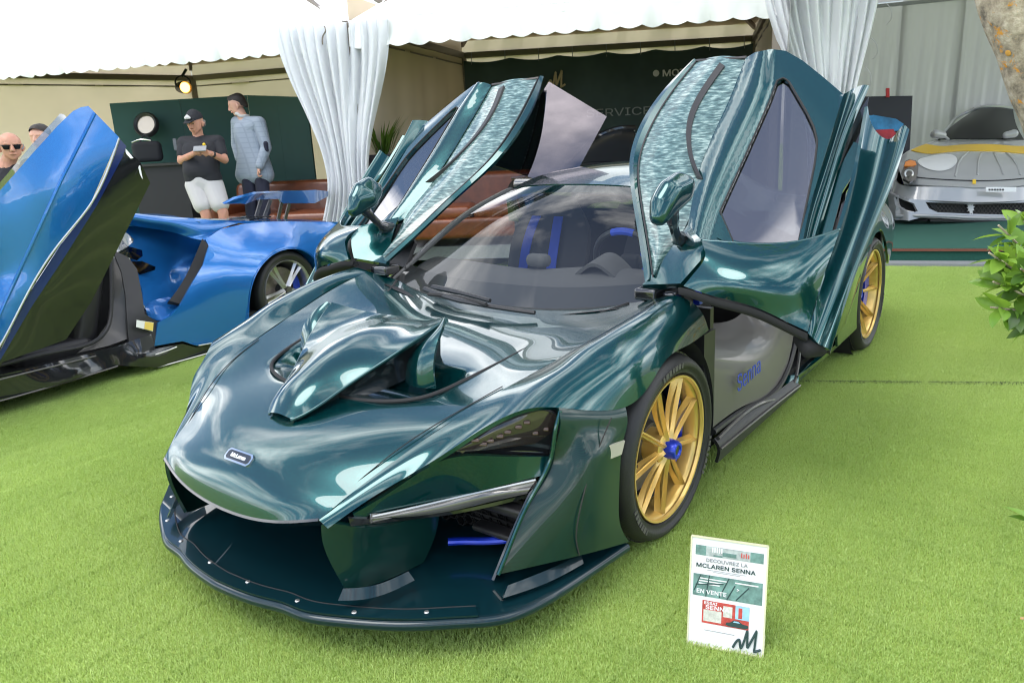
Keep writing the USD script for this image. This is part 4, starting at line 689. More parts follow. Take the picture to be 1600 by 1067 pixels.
capm = fuse([hullm([(HP(-.02, 0, .052), .098), (HP(.02, 0, .052), .088), (HP(-.01, 0, .085), .075)])], .012, 3); capm = trimesh.intersections.slice_mesh_plane(capm, hup, HP(0, 0, .045))
brim = fuse([hullm([(HP(.08, .055, .05), .008), (HP(.08, -.055, .05), .008), (HP(.15, .035, .035), .006), (HP(.15, -.035, .035), .006)])], .012, 1)
cp = obj('cap', capm, 'cloth_black', ps, True); obj('cap_brim', brim, 'cloth_black', cp, True); obj('cap_badge', fuse([hullm([(HP(.108, .03, .082), .014), (HP(.112, -.02, .085), .016), (HP(.10, .0, .105), .014)])], .01, 1), 'cloth_white', cp, True)
obj('hair', fuse([hullm([(HP(-.05, .072, .0), .028), (HP(-.07, .05, -.03), .03), (HP(-.08, 0, -.03), .032), (HP(-.07, -.05, -.03), .03), (HP(-.05, -.072, .0), .028)])], .012, 2), 'hair_grey', ps, True)
for s in (1, -1): obj('eye', balls([(HP(.083, s*.032, .012), .011)], 12), 'glass_black', ps)
obj('watch', tube([J['wr']+(J['elr']-J['wr'])*t for t in (.10, .22)], .037, 12), 'dark_metal', ps)
ph_ = (J['wl']+J['wr'])/2+TOC*.05+UP*.055; keys(obj('telephone', rbox(ph_, (.012, .150, .075), .005, rz=math.atan2(TOC[1], TOC[0]), ry=-.7), 'kerb_grey'), 'slim pale telephone held in both hands by the man in a cap', 'telephone')
# man in a pale checked jacket, back half turned
d1 = 9.35; pj = thing('person', 'man in pale blue checked jacket and dark trousers, turned away, hand in pocket', 'person')
J = {k: uq(px, py, d1+dd) for k, (px, py, dd) in dict(head=(371, 165, .0), neck=(379, 183, .0), shl=(371, 192, .12), shr=(405, 193, -.10), ell=(369, 226, .18), elr=(416, 231, -.12), wl=(374, 250, .12), wr=(405, 262, -.16), chest=(389, 205, .0), waist=(395, 240, .0), hipl=(387, 264, .04), hipr=(408, 264, -.02), knl=(392, 318, .0), knr=(412, 318, -.04), ankl=(396, 372, .05), ankr=(417, 372, .0)).items()}
for k in ('ankl', 'ankr'): J[k][2] = .22
fw2 = unit(-RT*.95+TOC*.22-UP*.25); hup = unit(UP-RT*.1); hup = unit(hup-fw2*(hup@fw2)); HP, hm_ = head_parts(J['head'], fw2, hup, 1.02)
bodym = hm_+[limb([(J['head']-hup*.05, .06), (J['neck'], .060), (J['chest'], .10)]), hullm([(J['shl'], .06), (J['shr'], .06), (J['chest'], .12)]), hullm([(J['chest'], .13), (J['waist'], .12), (J['hipl'], .10), (J['hipr'], .10)]), limb([(J['shl'], .055), (J['ell'], .042), (J['wl'], .03)]), limb([(J['shr'], .055), (J['elr'], .042), (J['wr'], .03)]),
    limb([(J['hipl'], .09), (J['knl'], .058), (J['ankl'], .04)]), limb([(J['hipr'], .09), (J['knr'], .058), (J['ankr'], .04)])]+hand(J['wl'], unit(-UP*.9+fw2*.4), unit(-fw2), 1, .95)+hand(J['wr'], unit(-UP*.9+fw2*.3), unit(-fw2), -1, .95)
obj('body', fuse(bodym, .014, 4), 'skin_fair', pj, True)
jk = [hullm([(J['shl'], .082), (J['shr'], .085), (J['chest'], .14), (J['neck']-UP*.06, .07)]), hullm([(J['chest']+RT*.05, .145), (J['chest']-RT*.05, .14), (J['waist']+RT*.05, .13), (J['waist']-RT*.05, .13)]), hullm([(J['waist']+RT*.05, .13), (J['waist']-RT*.05, .13), (J['hipl']-RT*.03-UP*.07, .132), (J['hipr']+RT*.02-UP*.07, .132)]),
    limb([(J['shl'], .08), (J['ell'], .062), (kh(J['ell'], J['wl'], .9), .050)]), limb([(J['shr'], .082), (J['elr'], .066), (kh(J['elr'], J['wr'], .9), .054)])]
obj('jacket', fuse(jk, .018, 4), 'cloth_check', pj, True)
obj('elbow_patch', balls([(J['elr']+(CAM-J['elr'])/np.linalg.norm(CAM-J['elr'])*.052+UP*s_, .028) for s_ in (.05, -.03)]), 'cloth_navy', pj, 60)
obj('shirt_collar', tube(curve([J['neck']+RT*a*.068+TOC*b*.068+UP*(.01+.03*(a < 0)) for a, b in ((-1, .3), (-.6, .8), (0, 1), (.8, .6), (1, 0), (.6, -.8), (-.6, -.8))], 24), .018, 8), 'cloth_white', pj)
obj('trousers', fuse([hullm([(J['waist']-UP*.12, .10), (J['hipl'], .095), (J['hipr'], .095)]), limb([(J['hipl'], .095), (J['knl'], .076), (J['ankl'], .062)]), limb([(J['hipr'], .095), (J['knr'], .076), (J['ankr'], .062)])], .02, 3), 'cloth_navy', pj, True)
for a in ('ankl', 'ankr'): obj('shoe', fuse([foot(J[a], unit(-RT*.8-TOC*.3))], .02, 2), 'black_satin', pj, True)
hr = as_tm(fuse([hullm([(HP(-.03, 0, .05), .092), (HP(.035, 0, .07), .066), (HP(-.06, 0, -.02), .062)])], .012, 3)); hr = trimesh.intersections.slice_mesh_plane(hr, unit(hup*.75-fw2*.6), HP(.02, 0, .035)); obj('hair', hr, 'hair_dark', pj, True)
# bald man with sunglasses at the left edge
d2 = 7.0; pbm = thing('person', 'bald man in sunglasses and black top at the left edge', 'person')
J = {k: uq(px, py, d2+dd) for k, (px, py, dd) in dict(head=(17, 230, .0), neck=(12, 254, .05), shl=(-24, 272, .03), shr=(34, 274, .12), ell=(-34, 320, .0), elr=(40, 325, .1), wl=(-10, 350, -.15), wr=(20, 360, -.10), chest=(5, 292, .06), waist=(6, 340, .06), hipl=(-8, 372, .06), hipr=(22, 372, .06)).items()}
for a, b, px in (('knl', 'ankl', -8), ('knr', 'ankr', 22)): J[a] = xy(J['hip'+a[-1]])+UP*.32+TOC*.03; J[b] = xy(J['hip'+a[-1]])+UP*(-.06)
fw3 = unit(RT*.55+TOC*.75-UP*.05); hup = unit(UP-fw3*(UP@fw3)); HP, hm_ = head_parts(J['head'], fw3, hup, 1.05)
bodym = hm_+[limb([(J['head']-hup*.05, .062), (J['neck'], .064), (J['chest'], .10)]), hullm([(J['shl'], .07), (J['shr'], .07), (J['chest'], .13)]), hullm([(J['chest'], .14), (J['waist'], .14), (J['hipl'], .10), (J['hipr'], .10)]), limb([(J['shl'], .058), (J['ell'], .044), (J['wl'], .03)]), limb([(J['shr'], .058), (J['elr'], .044), (J['wr'], .03)]),
    limb([(J['hipl'], .09), (J['knl'], .058), (J['ankl'], .04)]), limb([(J['hipr'], .09), (J['knr'], .058), (J['ankr'], .04)])]+hand(J['wl'], unit(-UP+fw3*.4), unit(-fw3), 1)+hand(J['wr'], unit(-UP+fw3*.4), unit(-fw3), -1)
obj('body', fuse(bodym, .014, 4), 'skin_tan', pbm, True)
obj('black_top', fuse([hullm([(J['shl'], .085), (J['shr'], .085), (J['chest'], .15), (J['neck']-UP*.05, .065)]), hullm([(J['chest'], .155), (J['waist'], .155), (J['hipl'], .118), (J['hipr'], .118)]), limb([(J['shl'], .08), (J['ell'], .064)]), limb([(J['shr'], .08), (J['elr'], .064)])], .02, 4), 'cloth_black', pbm, True)
obj('trousers', fuse([limb([(J['hipl'], .115), (J['knl'], .08), (J['ankl'], .064)]), limb([(J['hipr'], .115), (J['knr'], .08), (J['ankr'], .064)])], .02, 3), 'cloth_navy', pbm, True)
for a in ('ankl', 'ankr'): obj('shoe', fuse([foot(J[a], fw3)], .02, 2), 'black_satin', pbm, True)
gl_ = [hullm([(HP(.093, s*.022, .014), .010), (HP(.078, s*.062, .014), .010), (HP(.088, s*.028, -.008), .010), (HP(.078, s*.055, -.008), .010)]) for s in (1, -1)]+[limb([(HP(.098, .015, .018), .004), (HP(.098, -.015, .018), .004)])]+[limb([(HP(.07, s*.072, .018), .004), (HP(-.01, s*.088, .02), .004)]) for s in (1, -1)]
obj('sunglasses', fuse(gl_, .01, 1), 'glass_black', pbm, True)
obj('headset', tube(curve([HP(.03, .075, -.02), HP(.0, .095, .0), HP(.0, .095, .02)], 8), .006, 6), 'kerb_grey', pbm)
# a dark-haired man standing behind the raised blue door
d3 = 7.6; ph4 = thing('person', 'dark haired man mostly hidden behind the raised blue door', 'person')
hd = uq(63, 216, d3); J = dict(head=hd, neck=hd-UP*.17, chest=hd-UP*.38, shl=hd-UP*.27-RT*.18, shr=hd-UP*.27+RT*.18, ell=hd-UP*.57-RT*.24, elr=hd-UP*.57+RT*.24, wl=hd-UP*.82-RT*.22+TOC*.08, wr=hd-UP*.82+RT*.22+TOC*.08, waist=hd-UP*.68, hipl=hd-UP*.84-RT*.09, hipr=hd-UP*.84+RT*.09, knl=hd-UP*1.25-RT*.10, knr=hd-UP*1.25+RT*.10, ankl=hd-UP*1.62-RT*.10, ankr=hd-UP*1.62+RT*.10)
HP, hm_ = head_parts(hd, TOC, UP, 1.0)
bodym = hm_+[limb([(J['head']-UP*.05, .06), (J['neck'], .06), (J['chest'], .10)]), hullm([(J['shl'], .065), (J['shr'], .065), (J['chest'], .12)]), hullm([(J['chest'], .13), (J['waist'], .12), (J['hipl'], .10), (J['hipr'], .10)])]+[limb([(J['sh'+s], .055), (J['el'+s], .042), (J['w'+s], .03)]) for s in 'lr']+[limb([(J['hip'+s], .09), (J['kn'+s], .058), (J['ank'+s], .04)]) for s in 'lr']+hand(J['wl'], -UP, -TOC, 1)+hand(J['wr'], -UP, -TOC, -1)
obj('body', fuse(bodym, .016, 4), 'skin_fair', ph4, True)
obj('shirt', fuse([hullm([(J['shl'], .08), (J['shr'], .08), (J['chest'], .14)]), hullm([(J['chest'], .145), (J['waist'], .14), (J['hipl'], .11), (J['hipr'], .11)]), limb([(J['shl'], .075), (J['ell'], .06)]), limb([(J['shr'], .075), (J['elr'], .06)])], .02, 3), 'cloth_navy', ph4, True)
obj('trousers', fuse([limb([(J['hip'+s], .11), (J['kn'+s], .078), (J['ank'+s], .06)]) for s in 'lr'], .02, 3), 'cloth_navy', ph4, True)
hr = trimesh.intersections.slice_mesh_plane(fuse([hullm([(HP(-.03, 0, .05), .094), (HP(.03, 0, .06), .075)])], .014, 2), unit(UP*.8-TOC*.5), HP(.03, 0, .05)); obj('hair', hr, 'hair_dark', ph4, True)
for s in 'lr': obj('shoe', fuse([foot(J['ank'+s], TOC)], .02, 2), 'black_satin', ph4, True)
# easel picture in the grey tent
pc_ = [uq(1300, 152, 10.0), uq(1426, 150, 10.0), uq(1420, 262, 10.0), uq(1300, 262, 10.0)]
ea = thing('framed_picture', 'dark picture of a blue and red car standing against the grey tent wall', 'picture')
obj('board', sheet(pc_, .03, -_f), 'picture_dark', ea, False)
obj('printed_blue', sheet([uq(a, b, 9.96) for a, b in ((1330, 184), (1365, 180), (1400, 186), (1412, 194), (1408, 204), (1360, 208), (1330, 206))], .004, -_f), 'picture_blue', ea, False)
obj('printed_red', sheet([uq(a, b, 9.94) for a, b in ((1340, 210), (1370, 203), (1396, 202), (1402, 212), (1380, 222), (1345, 222))], .004, -_f), 'picture_red', ea, False)
obj('clip', sheet([uq(a, b, 9.97) for a, b in ((1385, 138), (1390, 138), (1390, 152), (1385, 152))], .02, -_f), 'red_plastic', ea, False)
for px in (1320, 1405): q = uq(px, 262, 10.02); obj('leg', bar(q+UP*.1, xy(q)+UP*.15, .04, .03, up=RT), 'black_satin', ea, False)
car = thing('green_hypercar', 'dark green hypercar with gold wheels and both dihedral doors raised', 'sports car')
TEAL = 'teal_paint'
def both(name, m, mt, parent=None, smooth=35, label=None):
    a = obj(name, m, mt, parent or car, smooth, label); b = obj(name, flip(cat_(m) if isinstance(m, list) else m), mt, parent or car, smooth, label); return a, b

# --- bonnet: rows from the nose lip to the cowl, half given, the other half mirrored
H = [[(1.105, 0, .345), (1.10, .15, .352), (1.085, .28, .372), (1.057, .40, .400)],
     [(1.085, 0, .405), (1.08, .15, .41), (1.06, .29, .42), (1.02, .42, .425)],
     [(1.03, 0, .475), (1.02, .15, .475), (.995, .31, .468), (.965, .443, .455)],
     [(.93, 0, .525), (.925, .17, .525), (.91, .35, .515), (.885, .487, .497)],
     [(.80, 0, .563), (.80, .2, .563), (.80, .4, .558), (.79, .53, .55)],
     [(.64, 0, .598), (.64, .22, .598), (.65, .43, .598), (.66, .59, .608)],
     [(.42, 0, .640), (.42, .25, .640), (.42, .5, .648), (.42, .65, .663)],
     [(.18, 0, .672), (.18, .3, .672), (.18, .55, .687), (.19, .71, .712)],
     [(-.03, 0, .692), (-.03, .35, .695), (-.05, .58, .722), (-.05, .752, .756)],
     [(-.21, 0, .700), (-.22, .33, .706), (-.29, .62, .745), (-.24, .765, .787)]]
def fullrow(r): return [tuple(V(*q)*MY) for q in r[:0:-1]] + list(r)
G = loft([fullrow(r) for r in H], 150, 121)
x, y = G[..., 0], np.abs(G[..., 1])
trench = sm(.70-.07*sm(y, .24, .46)-x, 0, .19)*sm(x, .40, .50)*sm(.44-y, 0, .07)
G[..., 2] -= .07*trench
obj('bonnet', solid(G, .012, (0, 0, 1)), TEAL, car, 40)
hood_ridge = G[:, -1]
# lip under the nose edge
lip = loft([[tuple(V(*q)*V(1, 1, 1)+V(.004, 0, -.002)) for q in fullrow(H[0])], [tuple(V(*q)+V(-.03, 0, -.028)) for q in fullrow(H[0])]], 6, 60)
obj('nose_lip', solid(lip, .008, (1, 0, -.4)), 'black_gloss', car)
# raised central plate of the bonnet, over the two vents
PL = [[(.864, .055, .561), (.868, .03, .567), (.869, 0, .570)], [(.83, .086, .578), (.833, .05, .602), (.835, 0, .609)], [(.72, .132, .630), (.724, .075, .664), (.73, 0, .677)], [(.58, .205, .704), (.58, .10, .722), (.58, 0, .735)], [(.46, .262, .765), (.46, .14, .750), (.46, 0, .757)],
      [(.376, .293, .803), (.335, .15, .772), (.30, 0, .760)]]
PL = [[tuple(V(*q)*MY) for q in r]+[tuple(V(*q)) for q in r[-2::-1]] for r in PL]
plate = loft(PL, 70, 41)
obj('bonnet_plate', solid(plate, .016, (0, 0, 1)), TEAL, car, 28)
for e_ in (0, -1): obj('plate_edge', tube(plate[:, e_]-V(0, 0, .006), .0055, 8), TEAL, car, True)
for s in (1, -1):
    ed = curve([V(*r[-1]) for r in PL[1:]], 40); w = V(0, -.05, 0)
    sk = loft([list(ed+V(0, -.02, -.012)), list(ed+V(-.02, -.05, -.055)), list(np.stack([ed[:, 0]-.04, ed[:, 1]*.72, np.interp(ed[:, 0], [.38, .6, .9], [.62, .575, .54])], 1))], 8, 40)
    obj('vent_duct_wall', grid(sk) if s > 0 else flip(grid(sk)), 'black_gloss', car)
    # curved turning vane in the vent
    vn = loft([[(.50, .340, .60), (.495, .334, .665), (.472, .334, .731), (.425, .322, .775), (.385, .304, .800)], [(.520, .285, .60), (.507, .280, .672), (.475, .296, .732), (.428, .308, .770), (.385, .298, .796)], [(.50, .215, .60), (.484, .22, .670), (.442, .262, .735), (.405, .285, .768), (.380, .292, .792)]], 14, 30)
    obj('turning_vane', flip(solid(vn, .012), V(1, s, 1)), TEAL, car, 50)
# shut line of the vent panel
sh = [(.695, .02, .583), (.69, .12, .584), (.668, .27, .592), (.61, .385, .607), (.49, .44, .63), (.25, .48, .664), (-.08, .52, .703), (-.28, .62, .744)]
both('shut_line', tube(curve(sh, 60)+V(0, 0, .002), .0068, 6), 'black_matt')
sh2 = [(1.05, .385, .402), (.96, .425, .458), (.80, .505, .555), (.66, .565, .607), (.50, .615, .648)]
both('panel_gap', tube(curve(sh2, 50)+V(0, 0, .001), .0016, 5), 'black_matt')
# nose badge: dark plate, bright frame, lettering
bc, bn = V(1.023, 0, .4785), V(.62, 0, .78); br = V(0, 1, 0); bu = np.cross(bn, br)*1.0; bu /= np.linalg.norm(bu)
if bu[2] < 0: bu = -bu
def badge_poly(w, h): return [bc+br*a*w+bu*b*h for a, b in ((-1, -.55), (-.86, -1), (.86, -1), (1, -.55), (1, .55), (.86, 1), (-.86, 1), (-1, .55))]
bg = obj('badge', sheet([q+bn*.006 for q in badge_poly(.064, .020)], .006, bn), 'chrome', car, False)
obj('badge_field', sheet([q+bn*.0075 for q in badge_poly(.056, .0145)], .004, bn), 'black_gloss', bg, False)
tx = text_on('McLaren', .0125, bc+bn*.0078-br*.036-bu*.006, br, bu, .0012, True, 1.05); obj('badge_lettering', tx, 'white_paint', bg, False)

# --- front wings
F = [[(1.057, .40, .400), (1.056, .412, .392), (1.05, .425, .378)],
     [(.965, .443, .455), (.968, .462, .45), tuple(uy(566, 787, .480))],
     [(.79, .53, .55), (.795, .56, .548), tuple(uy(650, 736, .575))],
     [(.66, .59, .608), (.67, .63, .608), tuple(uy(711, 698, .655))],
     [(.54, .622, .640), (.555, .675, .645), tuple(uy(760, 666, .705))],
     [(.45, .645, .659), (.48, .715, .672), tuple(uy(815, 641, .77))],
     [(.36, .67, .677), (.395, .765, .70), tuple(uy(874, 637, .84))],
     [(.25, .69, .70), (.27, .80, .738), (.285, .875, .705), (.30, .925, .575)],
     [(.10, .727, .732), (.10, .82, .772), (.10, .885, .748), (.08, .938, .652)],
     [(-.08, .757, .763), (-.08, .835, .795), (-.09, .893, .770), (-.12, .935, .664)],
     [(-.24, .765, .787), (-.22, .845, .805), (-.25, .897, .775), (-.30, .93, .672)]]
FG = loft(F, 120, 40)
both('front_wing', solid(FG, .012, (0, .3, 1)), TEAL, None, 40)
fb = FG[:, -1]; i0 = int(np.argmin(np.linalg.norm(fb-uy(874, 637, .84), axis=1))); i1 = int(np.argmin(np.linalg.norm(fb-V(.30, .925, .575), axis=1)))
b0_ = fb[i0:i1+1]+V(.002, 0, 0)
B = [list(b0_), list(b0_+V(.010, .010, -.016)), list(b0_+V(.014, .014, -.040)), [tuple(uy(862, 712, .825)), tuple(uy(916, 718, .912)), (.352, .936, .455)], [tuple(uy(825, 787, .79)), tuple(uy(905, 800, .910)), tuple(uy(967, 800, .936))], [tuple(uy(779, 897, .752)), tuple(uy(904, 868, .902)), tuple(uy(984, 846, .937))]]
both('front_corner_panel', solid(loft(B, 50, 44, ku='p', kv='c'), .014, (1, .8, .2)), 'green_carbon', None, 40)
both('corner_edge', tube(curve([uy(876, 642, .842), uy(869, 668, .838), uy(862, 712, .827), uy(825, 787, .792), uy(800, 845, .768), uy(779, 897, .754)], 40)+V(.004, .002, .002), .0065, 8), TEAL)
both('inner_fence', solid(loft([[uy(835, 752, .775), uy(812, 800, .755), uy(768, 905, .72)], [uy(826, 780, .70)+V(-.1, 0, 0), uy(800, 815, .68)+V(-.1, 0, 0), uy(762, 905, .66)+V(-.06, 0, 0)]], 6, 24), .008, (1, -1, 0)), 'black_gloss')
cre = [(uy(955, 652, .932)), uy(922, 735, .917), uy(905, 800, .914), uy(900, 838, .907), uy(905, 866, .904)]
both('corner_seam', tube(curve(cre, 40)+V(.002, .002, 0), .0022, 5), 'black_matt')
# small corner lamp and the ledge under the corner panel
lp = [uy(938, 702, .925), uy(970, 684, .938), uy(966, 706, .938), uy(932, 728, .922)]
both('side_marker', sheet([q+V(.006, .006, 0) for q in lp], .008, (.5, .85, .1)), 'marker_lens')
lg = loft([[uz(786, 934, .150), uz(850, 912, .150), uz(912, 880, .150)], [uz(794, 920, .158)+V(0, 0, .012), uz(850, 898, .158)+V(0, 0, .012), uz(908, 871, .158)+V(0, 0, .012)]], 4, 24)
both('corner_ledge', solid(lg, .02, (.5, .5, .7)), 'navy_carbon')
# wheel-arch liners
both('wheel_arch_liner', grid(arch(0, .33, .372, .60, .925, -.5, 3.5)), 'dark_void')

# --- nose: hollow behind the lip, splitter, lamps
both('headlamp_housing', [grid(loft([[tuple(q+V(-.012, -.008, 0)) for q in curve([F[k][-1] for k in range(1, 7)], 30)], [uy(600, 797, .47)+V(-.05, 0, 0), uy(690, 778, .55)+V(-.05, 0, 0), uy(770, 760, .65)+V(-.05, 0, 0), uy(846, 742, .78)+V(-.05, 0, 0)]], 8, 30))], 'black_gloss')
lensG = loft([[uy(713, 701, .640), uy(738, 684, .668), uy(775, 664, .705), uy(820, 646, .758), uy(852, 640, .80), uy(868, 647, .818)], [uy(713, 704, .640), uy(738, 703, .660), uy(775, 700, .685), uy(820, 694, .735), uy(852, 689, .775), uy(870, 683, .80)]], 14, 40)
bulge = np.sin(np.linspace(0, np.pi, 14))[:, None, None]*np.sin(np.linspace(0, np.pi, 40))[None, :, None]**.5
lensB = lensG+bulge*.016*V(1, .6, .55)
both('headlamp', solid(lensB+V(.004, .004, 0), .02, (1, .5, .3)), 'lamp_dark')
for k in range(9):
    q = lensB[4+(k*5 % 6), 8+int(k*3.4)]+V(.006, .005, .002)
    both('headlamp_cell', rbox(q, (.010, .026-.001*k, .012), .004, rz=.5, ry=-.3), 'led_brown')
both('headlamp_edge', tube(curve(list(lensB[0]+V(.006, .005, .003)), 40), .0035, 6), 'black_satin')
brow = loft([[uy(552, 803, .462), uy(620, 762, .530), uy(692, 719, .615), uy(780, 713, .70), uy(862, 713, .805)], [uy(556, 812, .462), uy(600, 799, .495), uy(690, 781, .58), uy(770, 762, .675), uy(846, 743, .788)]], 12, 40)
both('lamp_brow', solid(brow, .012, (1, .4, .5)), TEAL)
brow2 = loft([[uy(712, 703, .62), uy(780, 698, .68), uy(868, 686, .795)], [uy(692, 719, .60), uy(780, 713, .68), uy(862, 713, .79)]], 8, 30)
both('lamp_sill', solid(brow2, .01, (1, .4, .5)), 'black_gloss')
drl = loft([[uy(583, 806, .482), uy(640, 794, .530), uy(700, 780, .590), uy(770, 764, .67), uy(838, 749, .778)], [uy(584, 809, .482), uy(640, 806, .528), uy(700, 798, .588), uy(770, 782, .666), uy(824, 770, .765)]], 8, 40)
drl = drl+np.sin(np.linspace(0, np.pi, 8))[:, None, None]*.013*V(1, .4, .3)
both('running_light', solid(drl+V(.004, .002, 0), .015, (1, .4, .2)), 'lamp_lens')
both('running_light_edge', tube(curve(list(drl[0]+V(.005, .002, .002)), 40), .004, 6), 'silver_metal')
drl2 = loft([[uy(545, 810, .466), uy(640, 808, .522), uy(720, 796, .60), uy(824, 772, .755)], [uy(548, 822, .462), uy(640, 812, .515), uy(720, 801, .60), uy(822, 778, .75)]], 5, 30)
both('lamp_underside', solid(drl2, .01, (1, .3, -.3)), 'black_gloss')
fang = loft([[(1.056, .405, .385), uy(520, 818, .432), uy(550, 822, .462), uy(652, 810, .52)+V(-.10, 0, 0)], [uy(505, 850, .405), uy(530, 850, .43), uy(565, 850, .455), uy(640, 850, .50)+V(-.12, 0, 0)],
             [uy(538, 918, .418), uy(556, 919, .435), uy(580, 914, .45), uy(640, 893, .475)+V(-.06, 0, 0)]], 24, 24)
both('bumper_fin', solid(fang, .012, (1, .3, .2)), 'green_carbon')
foot = loft([[uz(536, 919, .196), uz(580, 915, .196), uz(638, 892, .196)], [uz(528, 938, .170), uz(575, 935, .170), uz(648, 906, .170)]], 6, 20)
both('fin_foot', solid(foot, .012, (.4, 0, 1)), 'navy_carbon')
obj('intake_back', box((.46, 0, .30), (.02, 1.60, .40)), 'dark_void', car)
for s in (1, -1):
    obj('radiator', [box((.49, s*.60, .27), (.03, .28, .22))]+[box((.51, s*.60, .18+.022*k), (.01, .28, .005)) for k in range(9)], 'black_satin', car)
hx = []
for i in range(34):
    for j in range(9):
        c_ = V(.50, (i-16.5)*.036, .15+j*.031+(i % 2)*.0155)
        if c_[2] < .42: hx.append(lathe([(.0175, -.01), (.0205, -.01), (.0205, .012), (.0175, .012), (.0175, -.01)], 6, 'x').apply_translation(c_))
obj('grille_mesh', hx, 'dark_void', car, False, kind='stuff')
both('brake_duct', [rbox((.60, .66, .31), (.05, .20, .03), .01), rbox((.60, .66, .22), (.05, .20, .02), .008)], 'black_satin')
both('intake_tube', tube(curve([uy(700, 846, .52), uy(720, 845, .55), uy(760, 845, .62), uy(800, 842, .69)], 12), .012, 10), 'blue_anodised')
# splitter
half = [(1.175, 0), (1.166, .12), (1.150, .21), (1.136, .27), (1.128, .35), (1.092, .453), (.99, .645), (.905, .755), (.84, .83), (.752, .876), (.634, .903), (.50, .922), (.322, .945)]
hc = curve([(a, b, 0) for a, b in half], 90)
out = np.vstack([hc[::-1], (hc*MY)[1:]]); pl = np.vstack([out, [(.30, -.80, 0), (.30, .80, 0)]])
def rim(outline, inset, z):
    q = outline.copy(); c = V(.2, 0, 0); d = q-c; q = c+d*(1-inset/np.linalg.norm(d, axis=1, keepdims=True)); q[:, 2] = z; return q
SPL = loft([list(rim(pl, .03, .098)), list(rim(pl, .006, .103)), list(rim(pl, 0, .115)), list(rim(pl, .004, .127)), list(rim(pl, .02, .1325))], 14, 300, kv='l')
top = prism(rim(pl, .02, 0), .11, .1325)
obj('splitter', [grid(SPL), top, prism(rim(pl, .03, 0), .098, .11)], 'navy_carbon', car, 30)
half2 = hc[hc[:, 1] < .80]; o2 = np.vstack([half2[::-1], (half2*MY)[1:]]); 
inn = rim(o2, .055, 0); trim = np.vstack([rim(o2, .012, 0), inn[::-1]])
obj('splitter_trim', prism(trim, .1335, .1385), 'navy_carbon', car, 30)
obj('trim_edge', tube(rim(o2, .055, .138), .0022, 5), 'black_matt', car)
for (bx, by) in ((.935, .655), (1.045, .487), (1.097, .307), (1.118, .1)):
    for s in (1, -1): obj('bolt', lathe([(0, .1415), (.006, .1415), (.0075, .139)], 10).apply_translation([bx, s*by, 0]), 'silver_metal', car, True)

# --- windscreen, cowl, roof
base = [(-.305, -.66, .748), (-.225, -.35, .712), (-.205, 0, .704), (-.225, .35, .712), (-.305, .66, .748)]
WS = [base, [(-.50, -.60, .875), (-.42, -.32, .865), (-.40, 0, .862), (-.42, .32, .865), (-.50, .60, .875)],
      [(-.70, -.50, 1.02), (-.63, -.27, 1.025), (-.61, 0, 1.028), (-.63, .27, 1.025), (-.70, .50, 1.02)],
      [(-.90, -.37, 1.125), (-.85, -.2, 1.14), (-.835, 0, 1.145), (-.85, .2, 1.14), (-.90, .37, 1.125)]]
wsG = loft(WS, 40, 48)
obj('windscreen', grid(wsG), 'windscreen_glass', car, True, 'curved windscreen with the cabin showing through')
m = sm(.15-np.linspace(0, 1, 40), 0, .02)
band = wsG[:7]+gnormals(wsG)[:7]*.0-V(0, 0, .006)
obj('windscreen_band', solid(band, .004, (1, 0, 1)), 'black_satin', car)
both('windscreen_pillar', [solid(loft([list(curve([r[-1] for r in WS], 40)+V(.006, .004, .006)), list(curve([r[-1] for r in WS], 40)+V(-.045, .075, -.004))], 5, 40), .02, (1, 1, 1))], 'carbon_satin')
rf = [[(-.90, -.37, 1.128), (-.85, -.2, 1.144), (-.835, 0, 1.149), (-.85, .2, 1.144), (-.90, .37, 1.128)], [(-1.02, -.33, 1.165), (-1.0, -.15, 1.18), (-.99, 0, 1.185), (-1.0, .15, 1.18), (-1.02, .33, 1.165)],
      [(-1.4, -.28, 1.195), (-1.4, -.15, 1.215), (-1.4, 0, 1.22), (-1.4, .15, 1.215), (-1.4, .28, 1.195)], [(-2.0, -.30, 1.15), (-2.0, -.16, 1.19), (-2.0, 0, 1.20), (-2.0, .16, 1.19), (-2.0, .30, 1.15)]]
obj('roof', solid(loft(rf, 30, 24), .04, (0, 0, 1)), TEAL, car)
cowlG = loft([[(-.20, -.62, .742), (-.15, -.33, .700), (-.14, 0, .692), (-.15, .33, .700), (-.20, .62, .742)], [(-.32, -.66, .742), (-.25, -.35, .70), (-.23, 0, .69), (-.25, .35, .70), (-.32, .66, .742)]], 6, 40)
obj('cowl', grid(cowlG), 'black_satin', car)
# wipers parked along the glass base
wn = V(.75, 0, .66)
for a, b, c in ((uz(680, 452, .735), uz(726, 462, .735), uz(768, 472, .730)), (uz(668, 455, .735), uz(735, 476, .725), uz(838, 491, .715))):
    obj('wiper', [tube(curve([a+wn*.02, b+wn*.02, c+wn*.012], 16), [.012]*8+[.009]*8, 6)], 'black_satin', car)
obj('wiper_blade', tube(curve([uz(672, 462, .735)+wn*.012, uz(715, 466, .74)+wn*.012, uz(762, 478, .735)+wn*.012], 14), .008, 6), 'black_matt', car)
